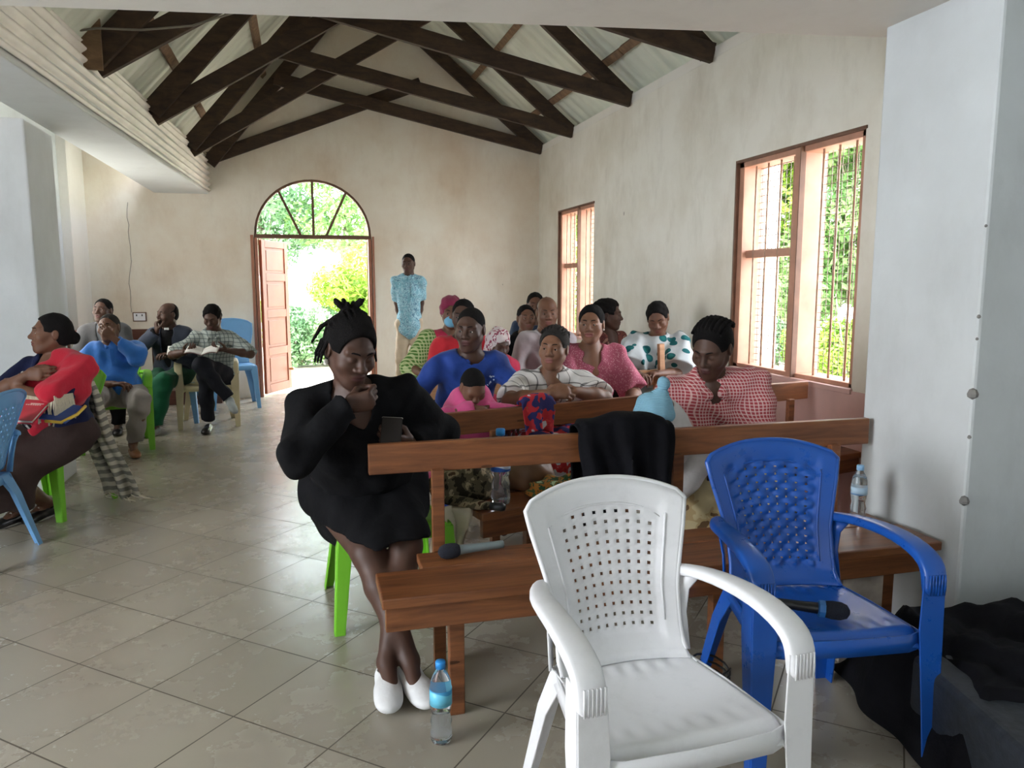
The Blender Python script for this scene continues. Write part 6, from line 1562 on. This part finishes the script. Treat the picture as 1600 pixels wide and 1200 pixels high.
# checked shirt man, legs crossed
S5 = figure(dict(head_at=(-.836, 7.95, 1.089), rz=-4, lean=.16, label='man in a grey checked short-sleeved shirt and dark trousers reading, legs crossed', group=CHR, hip=.52, w=1.05, yaw=-8, pitch=28, closed=True, skin='deep', hair='crop', res=.0095, headres=.005, handres=.006,
    hand_l=W(-.70, 7.70, .79), hand_r=W(-1.06, 7.70, .78), elb_l=(.9, .2, -.4), elb_r=(-.8, .2, -.4), hdir_l=(-.7, -.5, .1), hdir_r=(.5, -.6, .1), palm_l=(-.2, .2, .9), palm_r=(.2, .2, .9), thumb_l=(0, -.6, .5), thumb_r=(0, -.6, .5),
    foot_r=W(-.905, 7.80, .09), foot_l=W(-.98, 7.78, .09), knee_r=(-.15, -.8, .6), fdir_r=(0, -1, 0),
    top=dict(mat=plaid('grey_check', (.34, .38, .36), (.07, .09, .10), None, 26.0, .22, warp=.02), i=.016, sleeve=.48, neck='shirt', collar=True, placket=True, fold=.008, flare=1.12), bottom=None, legs=False, shoes=None))
z = S5; s = Sdf(fold=.008, seed=2); hp, K_, A_ = z['hip'], z['KR'], z['AR']
hL = z['hip'] + V3(.09, 0, -.02); hR = z['hip'] + V3(-.09, 0, -.02)
kR = z['toloc'](np.array([-.90, 7.72, .53])); aR = z['toloc'](np.array([-.905, 7.76, .12])); kL = z['toloc'](np.array([-.92, 7.64, .66])); aL = z['toloc'](np.array([-.70, 7.66, .34]))
s.ell(hp, (.18, .135, .13), None, .03); s.cone(hR, kR, .095, .072, .05); s.cone(kR, aR, .072, .062, .03, cut=(aR, nrm(aR - kR))); s.cone(hL, kL, .095, .075, .05); s.cone(kL, aL, .075, .058, .03, cut=(aL, nrm(aL - kL)))
surface(s, 'trousers', fabric('charcoal_trousers', (.018, .019, .026)), z['root'], .009)
def shoe_at(P, o_, fd, fu, mat):
    fd = nrm(np.array(fd, float)); fu = nrm(np.array(fu, float)); fu = nrm(fu - fd * (fu @ fd)); fx = np.cross(fd, fu); Bf = basis(fx, fd, fu); ss = Sdf()
    ss.ell(o_ - fd * .005 - fu * .008, (.038, .055, .045), Bf, .02); ss.ell(o_ + fd * .085 - fu * .014, (.043, .080, .034), Bf, .03); ss.ell(o_ + fd * .14 - fu * .020, (.041, .055, .026), Bf, .02); ss.box(o_ + fd * .06 - fu * .095, (.2, .3, .055), Bf, .005, .004, 's')
    surface(ss, 'shoe', mat, P['root'], .008)
shoe_at(z, aR + V3(0, .01, -.075), (0, -1, 0), (0, 0, 1), M_shoe_black); shoe_at(z, aL + V3(.02, -.02, -.03), (.35, -.8, -.35), (.4, -.1, .9), M_shoe_grey)
ob = empty('open_book', (-.90, 7.60, .790), R(-4), 'thin open book held by the man in the checked shirt', 'book'); ob.rotation_euler = (R(14), 0, R(-4))
mb = MB()
for sx in (-1, 1): mb.grid(lambda u, v, sx=sx: (sx * .14 * u, -.09 + .18 * v, .022 * math.sin(math.pi * u * .8) + .012 * u), 10, 2)
mb.build('book_pages', plain('paper_white', (.78, .77, .74), .7), ob, smooth=True, solid=.006)
mb = MB()
for sx in (-1, 1): mb.grid(lambda u, v, sx=sx: (sx * .145 * u, -.094 + .188 * v, -.008 + .022 * math.sin(math.pi * u * .8) + .012 * u), 10, 2)
mb.build('book_cover', plain('book_maroon', (.25, .12, .12), .5), ob, smooth=True, solid=.003)
